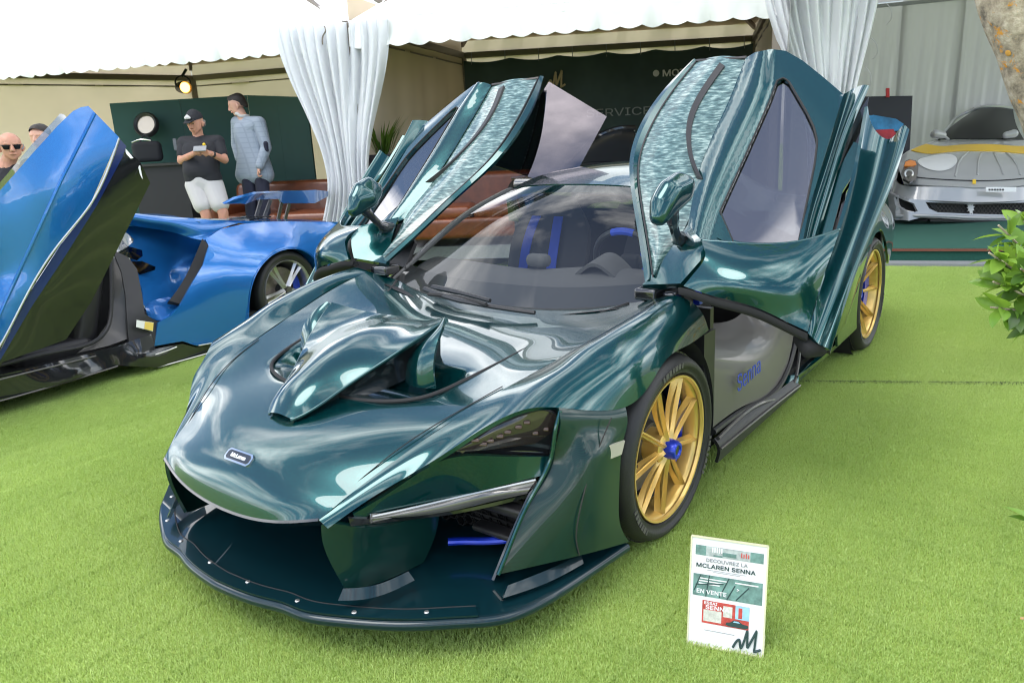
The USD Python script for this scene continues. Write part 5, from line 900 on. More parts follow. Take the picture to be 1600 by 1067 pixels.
# rear body: engine cover and haunches, seen only past the doors
RB = [[(-1.55, .30, 1.16), (-1.55, .55, .95), (-1.6, .86, .80), (-1.62, .955, .60), (-1.62, .95, .30)], [(-2.0, .30, 1.15), (-2.0, .55, .96), (-2.05, .86, .90), (-2.05, .975, .76), (-2.05, .975, .30)],
      [(-2.67, .25, 1.02), (-2.67, .55, .93), (-2.67, .84, .94), (-2.67, .965, .84), (-2.67, .985, .74)], [(-3.2, .25, .90), (-3.2, .55, .88), (-3.2, .82, .90), (-3.2, .93, .80), (-3.2, .95, .45)], [(-3.5, .25, .82), (-3.5, .5, .82), (-3.5, .76, .84), (-3.48, .88, .74), (-3.48, .88, .45)]]
both('rear_haunch', solid(loft(RB, 50, 40), .015, (0, .6, 1)), TEAL)
RC = [[tuple(V(*r[0])*MY), tuple(V(r[0][0], 0, r[0][2]+.02)), r[0]] for r in RB]
obj('engine_cover', solid(loft(RC, 30, 20), .015, (0, 0, 1)), 'black_satin', car)
obj('tail_panel', rbox((-3.48, 0, .60), (.06, 1.7, .36), .03), 'black_satin', car)
# side panel ahead of the rear wheel: lower skirt and fin
a0 = np.linspace(-.35, 1.75, 30)
archpts = [(-2.67+.385*math.cos(t), .978, .348+.385*math.sin(t)) for t in a0][::-1]
both('rear_quarter', solid(loft([archpts, [(-2.50, .978, .86), (-2.2, .97, .80), (-1.98, .97, .66), (-1.90, .972, .40), (-1.95, .97, .20)]], 10, 40), .012, (0, 1, 0)), TEAL)
both('rear_arch_rim', solid(np.stack([np.array(archpts), np.array(archpts)+V(0, -.07, 0)]), .01), TEAL)
sk = [uz(1200, 598, .12), uz(1237, 601, .12), uz(1327, 521, .12), V(-2.30, .80, .12), V(-1.5, .70, .12)]
both('side_skirt', prism(sk, .10, .135), 'navy_carbon')
fz = lambda px, py, z: uz(px, py, z)
both('skirt_fin', solid(loft([[fz(1199, 598, .125), fz(1206, 598, .125), fz(1214, 598, .125)], [uy(1199, 556, .80), uy(1204, 556, .815), uy(1210, 562, .83)], [uy(1199, 512, .76), uy(1204, 511, .775), uy(1209, 511, .78)]], 16, 10), .012, (1, .5, 0)), TEAL)
both('skirt_lip', solid(loft([[fz(1212, 598, .14), fz(1230, 599.5, .14), fz(1247, 598, .14)], [uz(1212, 580, .17), uz(1232, 586, .17), uz(1249, 586, .17)]], 6, 12), .012, (1, .3, .5)), TEAL)
both('skirt_blade', solid(loft([[fz(1247, 592, .15), fz(1290, 559, .15), fz(1326, 523, .15)], [uz(1247, 587, .175), uz(1290, 553, .185), uz(1325, 518, .19)], [uz(1264, 569, .185), uz(1292, 544, .19), uz(1322, 520, .19)]], 8, 24, ku='l'), .01, (.2, .6, 1)), TEAL)
both('side_intake', [box((-1.95, .75, .38), (.9, .02, .5))], 'dark_void')
wf = lathe([(.385, .60), (.385, .93)], 48, 'y'); wf.apply_translation([-2.67, 0, .348]); both('rear_wheel_well', wf, 'dark_void')

# --- cabin tub and sills
tub = loft([[uy(1092, 606, .86), uy(1140, 545, .80), uy(1196, 488, .72)], [uy(1100, 645, .90), uy(1150, 618, .88), uy(1200, 560, .84)]], 12, 30)
SILL = [[(-.30, .70, .66), (-.80, .70, .56), (-1.35, .70, .56), (-1.52, .68, .80)], [(-.32, .80, .62), (-.80, .78, .50), (-1.30, .78, .48), (-1.50, .74, .74)], [(-.36, .875, .42), (-.8, .86, .36), (-1.28, .85, .34), (-1.52, .80, .62)], [(-.40, .90, .25), (-.8, .89, .22), (-1.35, .88, .20), (-1.58, .86, .48)]]
both('sill', solid(loft(SILL, 30, 40), .02, (0, 1, .4)), 'carbon_satin')
seal = [(-.42, .905, .235), (-.8, .895, .205), (-1.30, .888, .185), (-1.50, .875, .30), (-1.60, .84, .60), (-1.62, .72, .90)]
both('door_seal', [tube(curve(seal, 50), .013, 8)], 'black_satin')
both('lower_sill_edge', [tube(curve([(-.42, .937, .172), (-1.0, .932, .148), (-1.45, .927, .122)], 20), .006, 6), tube(curve([(-.44, .918, .205), (-1.0, .912, .178), (-1.44, .906, .155), (-1.56, .885, .34), (-1.60, .86, .55)], 40), .008, 6)], 'carbon_satin')
both('lower_sill', [solid(loft([[(-.42, .91, .21), (-1.45, .90, .155)], [(-.42, .935, .17), (-1.45, .925, .12)], [(-.42, .925, .11), (-1.45, .915, .09)]], 10, 12), .012, (0, 1, .2))], 'black_satin')
sl = text_on('Senna', .062, V(-.68, .898, .315), (-1, -.01, .05), (0, -.2, 1), .002, False, 1.15, .45); obj('sill_lettering', sl, 'blue_anodised', car, False)
both('front_bulkhead', [box((-.40, .72, .45), (.03, .36, .56)), box((-.36, .86, .50), (.10, .10, .30))], 'black_satin')
obj('floor_pan', [box((-1.2, 0, .14), (2.9, 1.7, .04)), box((-2.5, 0, .2), (1.9, 1.2, .1)), box((-1.62, 0, .55), (.05, 1.35, .8)), box((-.05, 0, .35), (.6, 1.1, .4))], 'dark_void', car)
both('hinge', [rbox((-.30, .70, .79), (.10, .09, .045), .012), rbox((-.33, .78, .77), (.09, .05, .06), .012), tube([(-.30, .72, .76), (-.32, .80, .72), (-.36, .84, .66)], .014, 8)], 'black_gloss')
both('hinge_clip', rbox((-.40, .845, .765), (.035, .03, .055), .008), 'blue_anodised')
# dashboard, wheel, seats
dash = loft([[(-.34, -.64, .735), (-.27, -.3, .70), (-.26, 0, .695), (-.27, .3, .70), (-.34, .64, .735)], [(-.48, -.63, .80), (-.44, -.3, .775), (-.43, 0, .77), (-.44, .3, .79), (-.48, .63, .80)], [(-.62, -.62, .80), (-.62, -.3, .785), (-.60, 0, .78), (-.60, .3, .81), (-.62, .62, .80)], [(-.66, -.62, .70), (-.68, -.3, .68), (-.68, 0, .66), (-.68, .3, .70), (-.66, .62, .70)]], 24, 40)
obj('dashboard', solid(dash, .02, (0, 0, 1)), 'grey_alcantara', car)
obj('instrument_hood', solid(loft([[(-.47, .25, .79), (-.46, .36, .855), (-.47, .47, .79)], [(-.60, .24, .80), (-.60, .36, .88), (-.60, .48, .80)]], 8, 20), .015, (0, 0, 1)), 'grey_alcantara', car)
th = np.linspace(0, 2*np.pi, 40, endpoint=False); wc = V(-.78, .36, .80); wu = V(.42, 0, .90); wr = V(0, 1, 0)
ring = wc+.172*(np.cos(th)[:, None]*wr+np.sin(th)[:, None]*wu*np.where(np.sin(th) < -.5, .85, 1)[:, None])
swh = obj('steering_wheel', [tube(ring, .0155, 10, closed=True)], 'black_satin', car)
obj('steering_spoke', [bar(wc, wc+wr*.16, .03, .02), bar(wc, wc-wr*.16, .03, .02), bar(wc, wc-wu*.15, .03, .02, up=(0, 1, 0)), rbox(wc, (.05, .10, .09), .02)], 'black_matt', swh)
obj('wheel_marker', tube(ring[8:13], .0165, 8), 'blue_fabric', swh)
for s in (1, -1):
    c = s*.36
    back = loft([[(-1.05, c-.23, .40), (-.99, c, .40), (-1.05, c+.23, .40)], [(-1.14, c-.25, .70), (-1.08, c, .70), (-1.14, c+.25, .70)], [(-1.22, c-.22, .92), (-1.19, c, .92), (-1.22, c+.22, .92)], [(-1.27, c-.12, 1.05), (-1.25, c, 1.06), (-1.27, c+.12, 1.05)]], 20, 20)
    st = obj('seat', [solid(back, .06, (1, 0, .2)), rbox((-.82, c, .34), (.5, .46, .12), .05, ry=-.15)], 'seat_dark', car)
    for d in (-.09, .09): obj('belt', solid(loft([[(-1.055, c+d-.028, .60), (-1.055, c+d+.028, .60)], [(-1.165, c+d*.9-.028, .90), (-1.165, c+d*.9+.028, .90)], [(-1.20, c+d*.8-.028, .955), (-1.20, c+d*.8+.028, .955)]], 10, 4)+V(.02, 0, 0), .006, (1, 0, 0)), 'blue_fabric', st)
obj('mirror_pod', rbox((-.55, .02, .835), (.06, .12, .06), .025), 'grey_alcantara', car)
obj('centre_console', rbox((-.85, 0, .52), (.5, .16, .3), .04), 'black_satin', car)
# --- dihedral doors, raised
ND = V(1, .2338, 1.03); ND /= np.linalg.norm(ND); CD = .693/math.sqrt(1+.2338**2+1.03**2)
def ud(px, py, off=0.): return upl(px, py, ND, CD+off)
def offs(samples, smooth=2e-3):
    s = np.array(samples, float); r = RBFInterpolator(s[:, :2]/100, s[:, 2], kernel='thin_plate_spline', smoothing=smooth)
    return lambda q: np.array([ud(a, b, c) for (a, b), c in zip(q, r(np.asarray(q)/100))])
dl = sub('door', car); dr = sub('door', car)
_skin = skin
def skin(outline, lift, t=.012, holes=(), h=7., nrm=None): return _skin(outline, lift, t, holes, h, ND if nrm is None else nrm)
def doors(name, m, mt, smooth=40, label=None):
    m = cat_(m) if isinstance(m, list) else m
    return obj(name, m, mt, dl, smooth, label), obj(name, flip(m), mt, dr, smooth, label)
up_out = [(1165, 91), (1180, 82), (1205, 77), (1228, 80), (1254, 95), (1284, 119), (1318, 148), (1302, 200), (1282, 265), (1262, 335), (1250, 402), (1180, 402), (1100, 395), (1071, 352), (1090, 273), (1112, 215), (1140, 155)]
win = [(1214, 127), (1223, 122), (1232, 127), (1259, 173), (1272, 200), (1277, 222), (1273, 256), (1262, 310), (1246, 388), (1150, 388), (1125, 331), (1165, 243), (1203, 157)]
_c1 = PchipInterpolator([60, 91, 155, 215, 273, 352, 410], [1180, 1166, 1141, 1113, 1091, 1072, 1066]); _c2 = PchipInterpolator([60, 78, 127, 157, 243, 331, 410], [1214, 1210, 1208, 1199, 1161, 1121, 1098])
def UPO(q):
    q = np.asarray(q, float); t = np.clip((q[:, 0]-_c1(q[:, 1]))/(_c2(q[:, 1])-_c1(q[:, 1])), 0, 1); o = .03*np.clip((q[:, 1]-150)/230, 0, 1)*(1-.8*np.clip((q[:, 0]-1130)/120, 0, 1))+.034*np.sin(np.pi*t)**1.3-.014*(1-t)-.012*sm(q[:, 0]-q[:, 1]*.9, 1115, 1200)
    return np.array([ud(a, b, c) for (a, b), c in zip(q, o)])
doors('door_frame', skin(up_out, UPO, .03, [win], h=4.5), TEAL)
wl = np.array(win); wc_ = wl.mean(0); win_o = [tuple(wc_+(q-wc_)*1.015) for q in wl]; win_i = [tuple(wc_+(q-wc_)*.985) for q in wl]
doors('side_window', skin(win_o, lambda q: UPO(q)-ND*.012, .004, h=9), 'smoked_glass')
doors('window_seal', tube(UPO(np.array(curve([(a, b, 0) for a, b in win+[win[0]]], 120, 'l'))[:, :2])+ND*.001, .004, 6), 'black_matt')
doors('quarter_light', skin([(1128, 334), (1146, 376), (1180, 385), (1150, 388), (1120, 372), (1118, 350)], lambda q: UPO(q)+ND*.004, .008, h=6), TEAL)
# roof part of the door
c0 = [(1082, 94, -.105), (1034, 144, -.085), (999, 198, -.065), (985, 241, -.05), (987, 304, -.02), (998, 373, .0), (1008, 442, .022)]
c0b = [(1089, 96, -.100), (1048, 148, -.078), (1012, 210, -.058), (999.5, 248, -.043), (1001, 310, -.014), (1014, 389, .005), (1021, 436, .024)]
c1 = [(1166, 91, -.022), (1141, 155, -.022), (1113, 215, -.012), (1091, 273, -.002), (1072, 352, .018), (1052, 385, .02), (1024, 432, .024)]
L3 = lambda c: [tuple(ud(*q)) for q in c]
doors('roof_edge', solid(np.stack([curve(L3(c0), 40), (curve(L3(c0), 40)+curve(L3(c0b), 40))/2+ND*.012, curve(L3(c0b), 40)]), .02, ND), TEAL)
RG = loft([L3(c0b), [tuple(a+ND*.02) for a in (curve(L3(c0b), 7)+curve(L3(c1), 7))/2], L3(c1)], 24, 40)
doors('roof_glass', grid(RG), 'ripple_reflection_glass')
doors('roof_lining', solid(RG[2:-1]-ND*.03, .008, ND), 'teal_carbon')
dv = [(1125, 101, -.03), (1097, 141, -.03), (1076, 185, -.02), (1073, 223, -.01), (1080, 255, .0), (1091, 278, .01)]
doors('roof_divider', solid(np.stack([curve(L3(dv), 30)+ND*.012, curve([tuple(ud(a+7, b+2, c+.012)) for a, b, c in dv], 30)]), .02, ND), 'black_satin')
doors('roof_seal', [tube(curve(L3(c0b), 40)+ND*.004, .004, 6), tube(curve(L3([(1089, 96, -.1), (1125, 94, -.05), (1166, 91, -.02)]), 12), .010, 6)], 'black_satin')
# arm, lower bulge, folds and flare
ARM = offs([(1003, 445, .024), (1036, 444, .055), (1063, 443, .10), (1107, 393, .145), (1095, 374, .14), (1071, 352, .035), (1050, 380, .03), (1062, 410, .09), (1024, 425, .03)])
doors('door_arm', skin([(1003, 445), (1063, 443), (1085, 418), (1107, 393), (1095, 374), (1074, 352), (1060, 372), (1022, 425)], ARM, .03), TEAL)
bul = loft([L3(c) for c in ([(1095, 375, .14), (1150, 379, .135), (1190, 381, .125), (1240, 378, .105), (1312, 358, .055)], [(1102, 399, .156), (1150, 405, .163), (1200, 408, .153), (1250, 405, .123), (1301, 392, .06)], [(1087, 424, .14), (1146, 440, .163), (1203, 451, .143), (1250, 452, .103), (1284, 440, .05)], [(1068, 447, .112), (1120, 464, .118), (1180, 480, .10), (1230, 503, .055), (1262, 518, .01)])], 40, 50)
doors('door_skin', solid(bul, .02, ND), TEAL, 50)
doors('door_skin_edge', tube(bul[0]-ND*.004, .006, 8), TEAL, True)
fold = loft([L3(c) for c in ([(1318, 148, -.004), (1302, 200, -.004), (1282, 265, .0), (1263, 335, .01), (1250, 402, .02)], [(1333, 139, -.03), (1313, 200, -.03), (1291, 270, -.022), (1268, 345, -.01), (1256, 402, .0)],
    [(1352, 133, .03), (1323, 198, .024), (1298, 278, .02), (1264, 396, .03)], [(1359, 135, .012), (1330, 202, .004), (1304, 284, .0), (1269, 400, .01)])], 24, 40)
doors('door_crease', solid(fold, .015, ND), TEAL)
doors('door_recess', skin([(1358, 150), (1352, 180), (1360, 240), (1322, 300), (1312, 375), (1268, 400), (1280, 340), (1302, 275), (1330, 196)], lambda q: np.array([ud(a, b, -.07) for a, b in q]), .01), 'black_gloss')
doors('inner_blade', skin([(1334, 222), (1346, 226), (1353, 240), (1316, 300), (1300, 362), (1270, 395), (1285, 310)], lambda q: np.array([ud(a, b, -.03) for a, b in q]), .012), TEAL)
flare = loft([L3(c) for c in ([(1356, 166, .02), (1346, 226, .01), (1331, 298, .015), (1312, 362, .025), (1291, 424, .025), (1262, 520, .005)], [(1364, 198, -.02), (1353, 250, -.02), (1338, 310, -.015), (1319, 372, -.01), (1296, 440, .0), (1268, 526, .0)], [(1384, 217, -.048), (1368, 285, -.045), (1343, 362, -.035), (1316, 436, -.02), (1275, 533, -.01)],
    [(1400, 209, -.01), (1380, 285, -.005), (1350, 368, .0), (1320, 448, .0), (1283, 540, .0)], [(1413, 196, .028), (1388, 285, .028), (1342, 400, .022), (1291, 543, .01)], [(1421, 203, .012), (1393, 291, .012), (1347, 403, .008), (1298, 547, -.004)])], 40, 50)
doors('door_flare', solid(flare, .014, ND), TEAL)
doors('door_inner', skin([(1006, 449), (1068, 449), (1120, 468), (1180, 490), (1240, 520), (1297, 550), (1335, 420), (1370, 330), (1310, 340), (1230, 372), (1100, 372), (1040, 400)], lambda q: np.array([ud(a, b, -.06) for a, b in q]), .02), 'black_satin')
bot = [(1060, 449, .095), (1068, 450, .108), (1120, 467, .116), (1180, 483, .10), (1230, 506, .055), (1262, 521, .005)]; bo2 = [(1062, 457, .06), (1074, 463, .06), (1126, 480, .05), (1178, 496, .03), (1222, 516, .0), (1256, 533, -.03)]
doors('door_shell_shade', [solid(loft([L3(bot), [tuple(ud(a, b+7, c-.005)) for a, b, c in bot], L3(bo2)], 10, 40), .02, ND-V(0, 0, 1.2)), rbox(ud(1266, 537, -.05), (.10, .09, .05), .02, rz=.9, ry=.6)], 'dark_void')  # black strip paints in the shade under the bulge; block is the door end
doors('door_strut', tube([V(-.50, .66, .84), ud(1090, 470, -.08)], .011, 8), 'dark_metal')
pane = [V(-1.294, -.432, 1.683)+V(.0, .03, .0), ux(948, 184, -1.52), ux(906, 268, -1.46), ux(838, 287, -1.34), ux(768, 250, -1.02)]
obj('window_pane', sheet(pane, .005, (1, .6, .3)), 'lavender_glass', dr, False)
# mirrors
mb = as_tm(m3d.Manifold.batch_hull([m3d.Manifold.sphere(r, 24).translate([float(a) for a in c]) for c, r in [(ud(1060, 281, .275), .028), (ud(1071, 288, .25), .034), (ud(1046, 300, .29), .046), (ud(1036, 318, .285), .046), (ud(1030, 338, .275), .034), (ud(1046, 312, .25), .055), (ud(1062, 300, .235), .05)]]).refine_to_length(.012))
trimesh.smoothing.filter_taubin(mb, iterations=25); doors('mirror', mb, TEAL, True)
doors('mirror_glass', balls([(ud(1066, 290, .225), .02), (ud(1052, 318, .22), .035), (ud(1066, 305, .215), .03)]), 'black_gloss')
doors('mirror_stalk', [tube(curve([ud(1050, 330, .25), ud(1052, 352, .17), ud(1060, 372, .09), ud(1072, 375, .04)], 12), [.024]*4+[.018]*4+[.03]*4, 8)], 'black_gloss')

# --- wheels
def make_wheel(cx, y, cz, R, rr, wid, steer=0., camber=0., ns=9, seed=0, outer=1, dish=0.):
    """wheel with its outer face at y, axis along y"""
    def dip(m):
        m = as_tm(m).copy(); r_ = np.hypot(m.vertices[:, 0], m.vertices[:, 2]); m.vertices[:, 1] -= dish*np.clip(1-r_/(rr*.92), 0, 1); return m
    def place(m):
        m = as_tm(m).copy(); m.apply_transform(trimesh.transformations.rotation_matrix(camber, [1, 0, 0])); m.apply_transform(trimesh.transformations.rotation_matrix(steer, [0, 0, 1]))
        m.apply_translation([cx, abs(y), cz]); return m if y > 0 else flip(m)
    prof = [(rr*.985, -.012), (rr+.004, -.004), (rr+.010, .005), (rr+.016, .003), (rr+.028, .011), (R-.040, .016), (R-.034, .013), (R-.030, .013), (R-.018, .004), (R-.006, -.018), (R, -.045), (R+.002, -wid/2), (R, -wid+.045), (R-.008, -wid+.015), (rr+.03, -wid+.0), (rr, -wid+.02)]
    pc = np.array([(a, b) for a, b in prof]); w = obj('wheel', place(lathe([(rr*.99, -.012), (rr*.955, -.018), (rr*.93, -.03), (rr*.90, -.075), (rr*.88, -.12), (rr*.90, -wid+.03), (rr*.99, -wid+.015)], 72, 'y')), 'gold_metal', car, 50)
    tr = [lathe(curve([(a, b, 0) for a, b in pc], 60, 'p')[:, :2], 96, 'y')]
    obj('tyre', place(cat_(tr)), 'rubber', w, 50)
    tl = []
    for a0_ in (.4, 2.5, 4.6):
        for q_ in range(7):
            a_ = a0_+q_*.075; b_ = trimesh.creation.box([.018, .0025, .011+.004*(q_ % 3)]); b_.apply_translation([(rr+R)/2+.001, .0158, 0]); b_.apply_transform(trimesh.transformations.rotation_matrix(a_, [0, 1, 0])); tl.append(b_)
    obj('sidewall_lettering', place(cat_(tl)), 'rubber_mark', w, False)
    gr = []
    for k in range(60):                                     # tread blocks proud of the carcass
        a = 2*np.pi*k/60
        for yy, ww, sh in ((-.052, .030, 0), (-.088, .028, .02), (-.125, .030, -.01), (-.165, .035, .02), (-.205, .030, 0)):
            if yy < -wid+.04: continue
            b = trimesh.creation.box([.008, ww, 2*np.pi*R/60*.86]); b.apply_translation([R+.0005, yy, 0]); b.apply_transform(trimesh.transformations.rotation_matrix(a+sh, [0, 1, 0])); gr.append(b)
    obj('tread', place(cat_(gr)), 'rubber', w, False)
    obj('rim_lip', place(lathe([(rr*.985, -.012), (rr*1.0, -.004), (rr*.995, .003), (rr*.97, .002), (rr*.955, -.008)], 72, 'y')), 'gold_metal', w, 50)
    for k in range(ns):
        a = 2*np.pi*k/ns+seed
        def bl(s):
            return loft([[(.030, -.014+s[0], -.020), (.030, .004+s[0], 0), (.030, -.014+s[0], .020)], [(.09, -.034+s[0], -.010), (.09, -.002+s[0], .0), (.09, -.034+s[0], .010)],
                         [(rr*.60, -.048, -.0105), (rr*.60, -.008, .0), (rr*.60, -.048, .0105)], [(rr*.95, -.042, -.018), (rr*.95, -.010, .0), (rr*.95, -.042, .018)]], 14, 9, ku='p', kv='l')
        g = bl((-.004,)); m = solid(g, .012, (0, 1, 0));  m.apply_transform(trimesh.transformations.rotation_matrix(a, [0, 1, 0])); obj('spoke', place(dip(m)), 'gold_metal', w, 40)
    obj('hub', place(dip(lathe([(0, -.012), (.045, -.012), (.06, -.02), (.062, -.09)], 40, 'y'))), 'gold_metal', w, 40)
    nut = lathe([(0, .020), (.017, .020), (.020, .026), (.028, .026), (.033, .016), (.037, -.012), (.037, -.03)], 24, 'y'); obj('centre_nut', place(dip(nut)), 'blue_anodised', w, 40)
    obj('nut_cap', place(dip(lathe([(0, .0215), (.016, .0215), (.018, .019)], 20, 'y'))), 'black_gloss', w)
    obj('brake_disc', place(lathe([(.08, -.105), (rr*.76, -.105), (rr*.76, -.14), (.08, -.14)], 60, 'y')), 'disc_metal', w, 30)
    obj('disc_bell', place(lathe([(0, -.08), (.075, -.08), (.085, -.105)], 30, 'y')), 'dark_metal', w, 30)
    ca = [arch(0, 0, rr*.85, -.155, -.062, .95, -.65, 20), arch(0, 0, rr*.48, -.155, -.062, .95, -.65, 20)]
    cg = np.stack([ca[0][0], ca[0][1], ca[1][1], ca[1][0], ca[0][0]]); cg[..., 0] *= -1
    obj('caliper', place(grid(cg)), 'blue_anodised', w, 30)
    obj('valve', place(tube([(rr*.90, -.03, .02), (rr*.86, -.008, .02)], .005, 6)), 'black_matt', w)
    return w
for s in (1, -1):
    make_wheel(0, s*.93, .327, .327, .255, .245, -.016*s, -.026 if s > 0 else 0, seed=.12)
    make_wheel(-2.67, s*.965, .348, .348, .27, .315, seed=.3, outer=1, dish=.085)
# ================================================================ information card on the grass
b0, b1 = V(.504, 1.220, .004), V(.451, 1.411, .004); t0, t1 = V(.446, 1.217, .30), V(.389, 1.402, .30)
cr_ = unit(b1-b0); cu = unit((t0-b0)+(t1-b1)); cu = unit(cu-cr_*(cu@cr_)); cn = np.cross(cr_, cu); CW, CH = float(np.linalg.norm(b1-b0)), .302
def cp_(a, b, d=0.): return b0+cr_*a*CW+cu*b*CH+cn*d
plain('card_paper', (.74, .73, .76), .35, coat=.4)
plain('acrylic_edge', (.62, .60, .42), .2, coat=.5)
plain('ink_dark', (.02, .05, .05), .6); plain('ink_grey', (.25, .26, .28), .6)
plain('photo_teal', (.13, .24, .22), .5, vary=.5, bscale=40); plain('photo_grey', (.34, .38, .38), .5, vary=.4, bscale=60); plain('photo_red', (.45, .06, .05), .5, vary=.45, bscale=70); plain('photo_sky', (.30, .52, .70), .5, vary=.2, bscale=30); plain('photo_pale', (.55, .55, .50), .5, vary=.3, bscale=80)
card = thing('information_card', 'white acrylic display card about the green hypercar standing on the grass', 'sign')
def q4(a0, b0_, a1, b1_, d, t=.0006): return sheet([cp_(a0, b0_, d), cp_(a1, b0_, d), cp_(a1, b1_, d), cp_(a0, b1_, d)], t, cn)
obj('paper', q4(0, 0, 1, 1, .0, .003), 'card_paper', card, False)
obj('acrylic_rim', [bar(cp_(0, 0), cp_(0, 1), .004, .006, up=cn), bar(cp_(1, 0), cp_(1, 1), .004, .006, up=cn), bar(cp_(0, 1), cp_(1, 1), .004, .006, up=cn)], 'acrylic_edge', card, False)
obj('foot', [sheet([cp_(0, 0, .004), cp_(1, 0, .004), cp_(1, 0, .004)+V(cn[0], cn[1], 0)*-.09, cp_(0, 0, .004)+V(cn[0], cn[1], 0)*-.09], .004, UP), bar(cp_(1.0, .0), cp_(1.0, .12)-cn*.05, .004, .006, up=cn)], 'acrylic_edge', card, False)
obj('photo_strip', q4(.06, .835, .20, .925, .0010), 'photo_teal', card, False); obj('photo_strip', q4(.20, .835, .78, .925, .0010), 'photo_grey', card, False); obj('photo_strip', q4(.78, .835, .95, .925, .0010), 'photo_teal', card, False)
obj('photo_detail', [q4(.28+.03*k, .875, .295+.03*k, .92, .0016) for k in range(5)], 'card_paper', card, False); obj('photo_detail', [q4(.66+.03*k, .862, .675+.03*k, .905-.008*(k % 2), .0016) for k in range(4)], 'photo_red', card, False); obj('photo_detail', [q4(.42, .85, .60, .885, .0016), q4(.30, .838, .42, .852, .0016)], 'photo_teal', card, False)
def ct_(s, a, b, h, m, **k): return obj('lettering', text_on(s, h*CH, cp_(a, b, .0012), cr_, cu, .0006, **k), m, card, False)
ct_('DECOUVREZ LA', .20, .783, .030, 'ink_grey', bold=True, stretch=1.15); ct_('MCLAREN SENNA', .07, .725, .036, 'ink_dark', bold=True, stretch=1.22)
obj('small_print', [q4(.22, .705, .74, .708, .0010), q4(.30, .692, .66, .695, .0010)], 'ink_grey', card, False)
obj('info_band', q4(.045, .46, .955, .66, .0010), 'photo_teal', card, False)
for L in ([(.06, .50), (.14, .65)], [(.22, .46), (.26, .66)], [(.40, .47), (.52, .66)], [(.50, .46), (.60, .60)], [(.62, .47), (.78, .60)], [(.08, .56), (.45, .60)]): obj('band_beam', bar(cp_(*L[0], .0014), cp_(*L[1], .0014), .003, .0006, up=cn), 'ink_dark', card, False)
obj('small_print', [q4(.12, .620-.024*k, .50-.05*k, .629-.024*k, .0016) for k in range(3)], 'card_paper', card, False)
obj('small_print', q4(.60, .622, .90, .632, .0016), 'card_paper', card, False)
ct_('EN VENTE', .09, .487, .036, 'card_paper', bold=True, stretch=1.1); ct_('>', .62, .555, .03, 'card_paper', bold=True)
obj('video_still', q4(.18, .215, .80, .425, .0010), 'photo_red', card, False); obj('video_still', q4(.62, .30, .80, .425, .0014), 'photo_sky', card, False); obj('video_still', [q4(.20, .235, .44, .34, .0014), q4(.46, .30, .58, .40, .0014)], 'photo_pale', card, False); obj('video_tower', q4(.66, .31, .71, .405, .0018), 'photo_red', card, False)
cx_ = [(.50, .235), (.51, .255), (.56, .262), (.60, .285), (.67, .285), (.72, .264), (.79, .258), (.795, .238), (.76, .225), (.54, .225)]
obj('video_car', sheet([cp_(a, b, .0024) for a, b in cx_], .0006, cn), 'ink_dark', card, False); obj('video_car_glass', sheet([cp_(a, b, .0030) for a, b in ((.595, .268), (.61, .28), (.665, .28), (.69, .268))], .0005, cn), 'photo_sky', card, False)
ct_('ESSAI', .20, .392, .026, 'card_paper', bold=True, stretch=1.1); ct_('SENNA', .22, .348, .036, 'card_paper', bold=True, stretch=1.25)
obj('small_print', q4(.22, .148, .62, .152, .0010), 'ink_grey', card, False)
obj('script_mark', script_m(cp_(.78, .10, .002), cr_, cu, .062, .0032), 'ink_dark', card)

# ================================================================ plants and tree at the right edge
def leaf(o, d, n, L, w, cup=.25):
    d = unit(d); s = unit(np.cross(d, n)); n = np.cross(s, d); t = np.linspace(0, 1, 7); wd = w*np.sin(np.pi*t**.8)**.8; c = o+d*(t*L)[:, None]+n*(-.22*L*t**2)[:, None]
    G = np.stack([c-s*wd[:, None]+n*(cup*wd)[:, None], c, c+s*wd[:, None]+n*(cup*wd)[:, None]], 1); return grid(G)
def shrub(name, label, stems, nl, L, seed, mats=('leaf_bright', 'leaf_dark')):
    t = thing(name, label, 'shrub'); r = np.random.default_rng(seed); k = 0
    for st in stems:
        c = curve(st, 24); obj('stem', tube(c, np.linspace(.007, .003, 24), 6), 'bark', t)
        tg = np.gradient(c, axis=0); big = {m: [] for m in mats}
        for i in range(nl):
            u = r.uniform(.25, 1.0); j = min(int(u*23), 22); u = u if u > .45 else u; a = r.uniform(0, 6.28); e = unit(tg[j]); s = unit(np.cross(e, V(.3, .2, .9))); d = unit(e*r.uniform(.3, 1.0)+(s*math.cos(a)+np.cross(e, s)*math.sin(a))*r.uniform(.6, 1.1)+UP*.15)
            m = mats[0] if r.uniform() < .80 else mats[-1]; g = leaf(c[j], d, unit(UP*.8+r.normal(0, .4, 3)), L*r.uniform(.6, 1.15), L*.22*r.uniform(.8, 1.2))
            if k < 300: obj('leaf', g, m, t, True); k += 1
            else: big[m].append(g)
        for m in mats:
            if big[m]: obj('leaf_mass', big[m], m, t, True, kind='stuff')
    return t
sb_ = []
for k, (ex, ey, ed) in enumerate(((1560, 352, 2.25), (1545, 395, 2.2), (1552, 440, 2.2), (1548, 480, 2.2), (1590, 330, 2.4), (1585, 505, 2.2), (1595, 420, 2.15), (1600, 370, 2.3), (1570, 385, 2.35), (1600, 470, 2.3))):
    b_ = xy(uq(1730, 700, 2.45))+V(.05*math.sin(k*2.1), .05*math.cos(k*1.7), 0); m_ = uq(1705-8*k % 20, 560, 2.4); e_ = uq(ex, ey, ed); sb_.append([b_, m_, (m_+e_)/2+UP*.05, e_])
shrub('leafy_shrub', 'bright green leafy shrub at the right edge before the stage', sb_, 75, .085, 3)
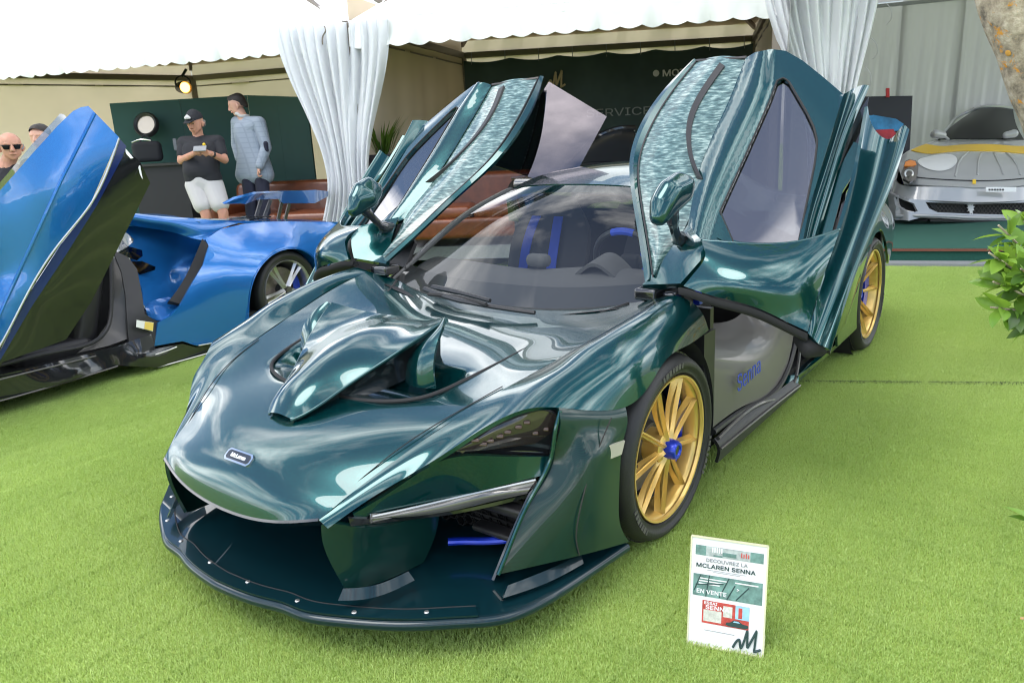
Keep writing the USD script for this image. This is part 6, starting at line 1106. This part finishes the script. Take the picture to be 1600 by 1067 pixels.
sl2 = [[xy(uq(1800, 1120, 1.9)), uq(1720, 980, 1.75), uq(1660, 880, 1.7), uq(1604, 790, 1.65)], [xy(uq(1800, 1130, 1.9)), uq(1740, 1020, 1.7), uq(1670, 990, 1.6), uq(1596, 965, 1.55)]]
shrub('leafy_shrub', 'sparse green shoots at the lower right edge of the lawn', sl2, 13, .075, 8)
trk = [xy(uq(1790, 620, 3.9)), uq(1750, 420, 3.9), uq(1688, 220, 3.85), uq(1640, 90, 3.8), uq(1596, -40, 3.75), uq(1560, -160, 3.8), uq(1545, -300, 4.0), uq(1560, -520, 4.6), uq(1600, -760, 5.4)]
tr_ = thing('tree', 'lichen spotted tree trunk leaning in at the upper right', 'tree')
tc = curve(trk, 60); tm_ = tube(tc, np.interp(np.linspace(0, 1, 60), [0, .15, .5, 1], [.27, .215, .20, .15]), 40); vn_ = tm_.vertices-np.repeat(np.vstack([tc, tc[:0]]), 1, 0)[np.minimum(np.arange(len(tm_.vertices))//40, 59)]
tm_.vertices = tm_.vertices+vn_*(.22*(meshkit.fbm(tm_.vertices*6, 4, 3)-.5)[:, None]+.12*(meshkit.fbm(tm_.vertices*22, 3, 9)-.5)[:, None]); obj('trunk', tm_, 'bark', tr_, True)
rl = np.random.default_rng(4); li = []
for k in range(60):
    i = rl.integers(10*40, 55*40); p_ = tm_.vertices[i]; 
    if (p_-CAM)@_R/((p_-CAM)@_f) > .75: continue
    s_ = trimesh.creation.icosphere(2, rl.uniform(.010, .032)); n_ = unit(vn_[i]); s_.vertices = s_.vertices*(1+.5*(meshkit.fbm(s_.vertices*60+k, 3, k)-.5)[:, None]); s_.vertices -= n_*(s_.vertices@n_)[:, None]*.8; s_.apply_translation(p_+n_*.002); li.append(s_)
obj('lichen_patches', li, 'lichen', tr_, True, kind='stuff')
cr0 = tc[-1]; lm = []; lfs = []
for k in range(9):
    a = k*.7; e = cr0+V(math.cos(a)*1.6, math.sin(a)*1.6, rl.uniform(.9, 2.2)); c = curve([cr0-UP*.1, (cr0+e)/2+UP*.25, e], 14); obj('limb', tube(c, np.linspace(.07, .02, 14), 8), 'bark', tr_)
    for j in range(170):
        p_ = c[rl.integers(5, 14)]+rl.normal(0, .32, 3); lfs.append(leaf(p_, rl.normal(0, 1, 3), unit(UP+rl.normal(0, .5, 3)), .16, .04))
obj('crown', lfs, 'leaf_dark', tr_, True, kind='stuff')
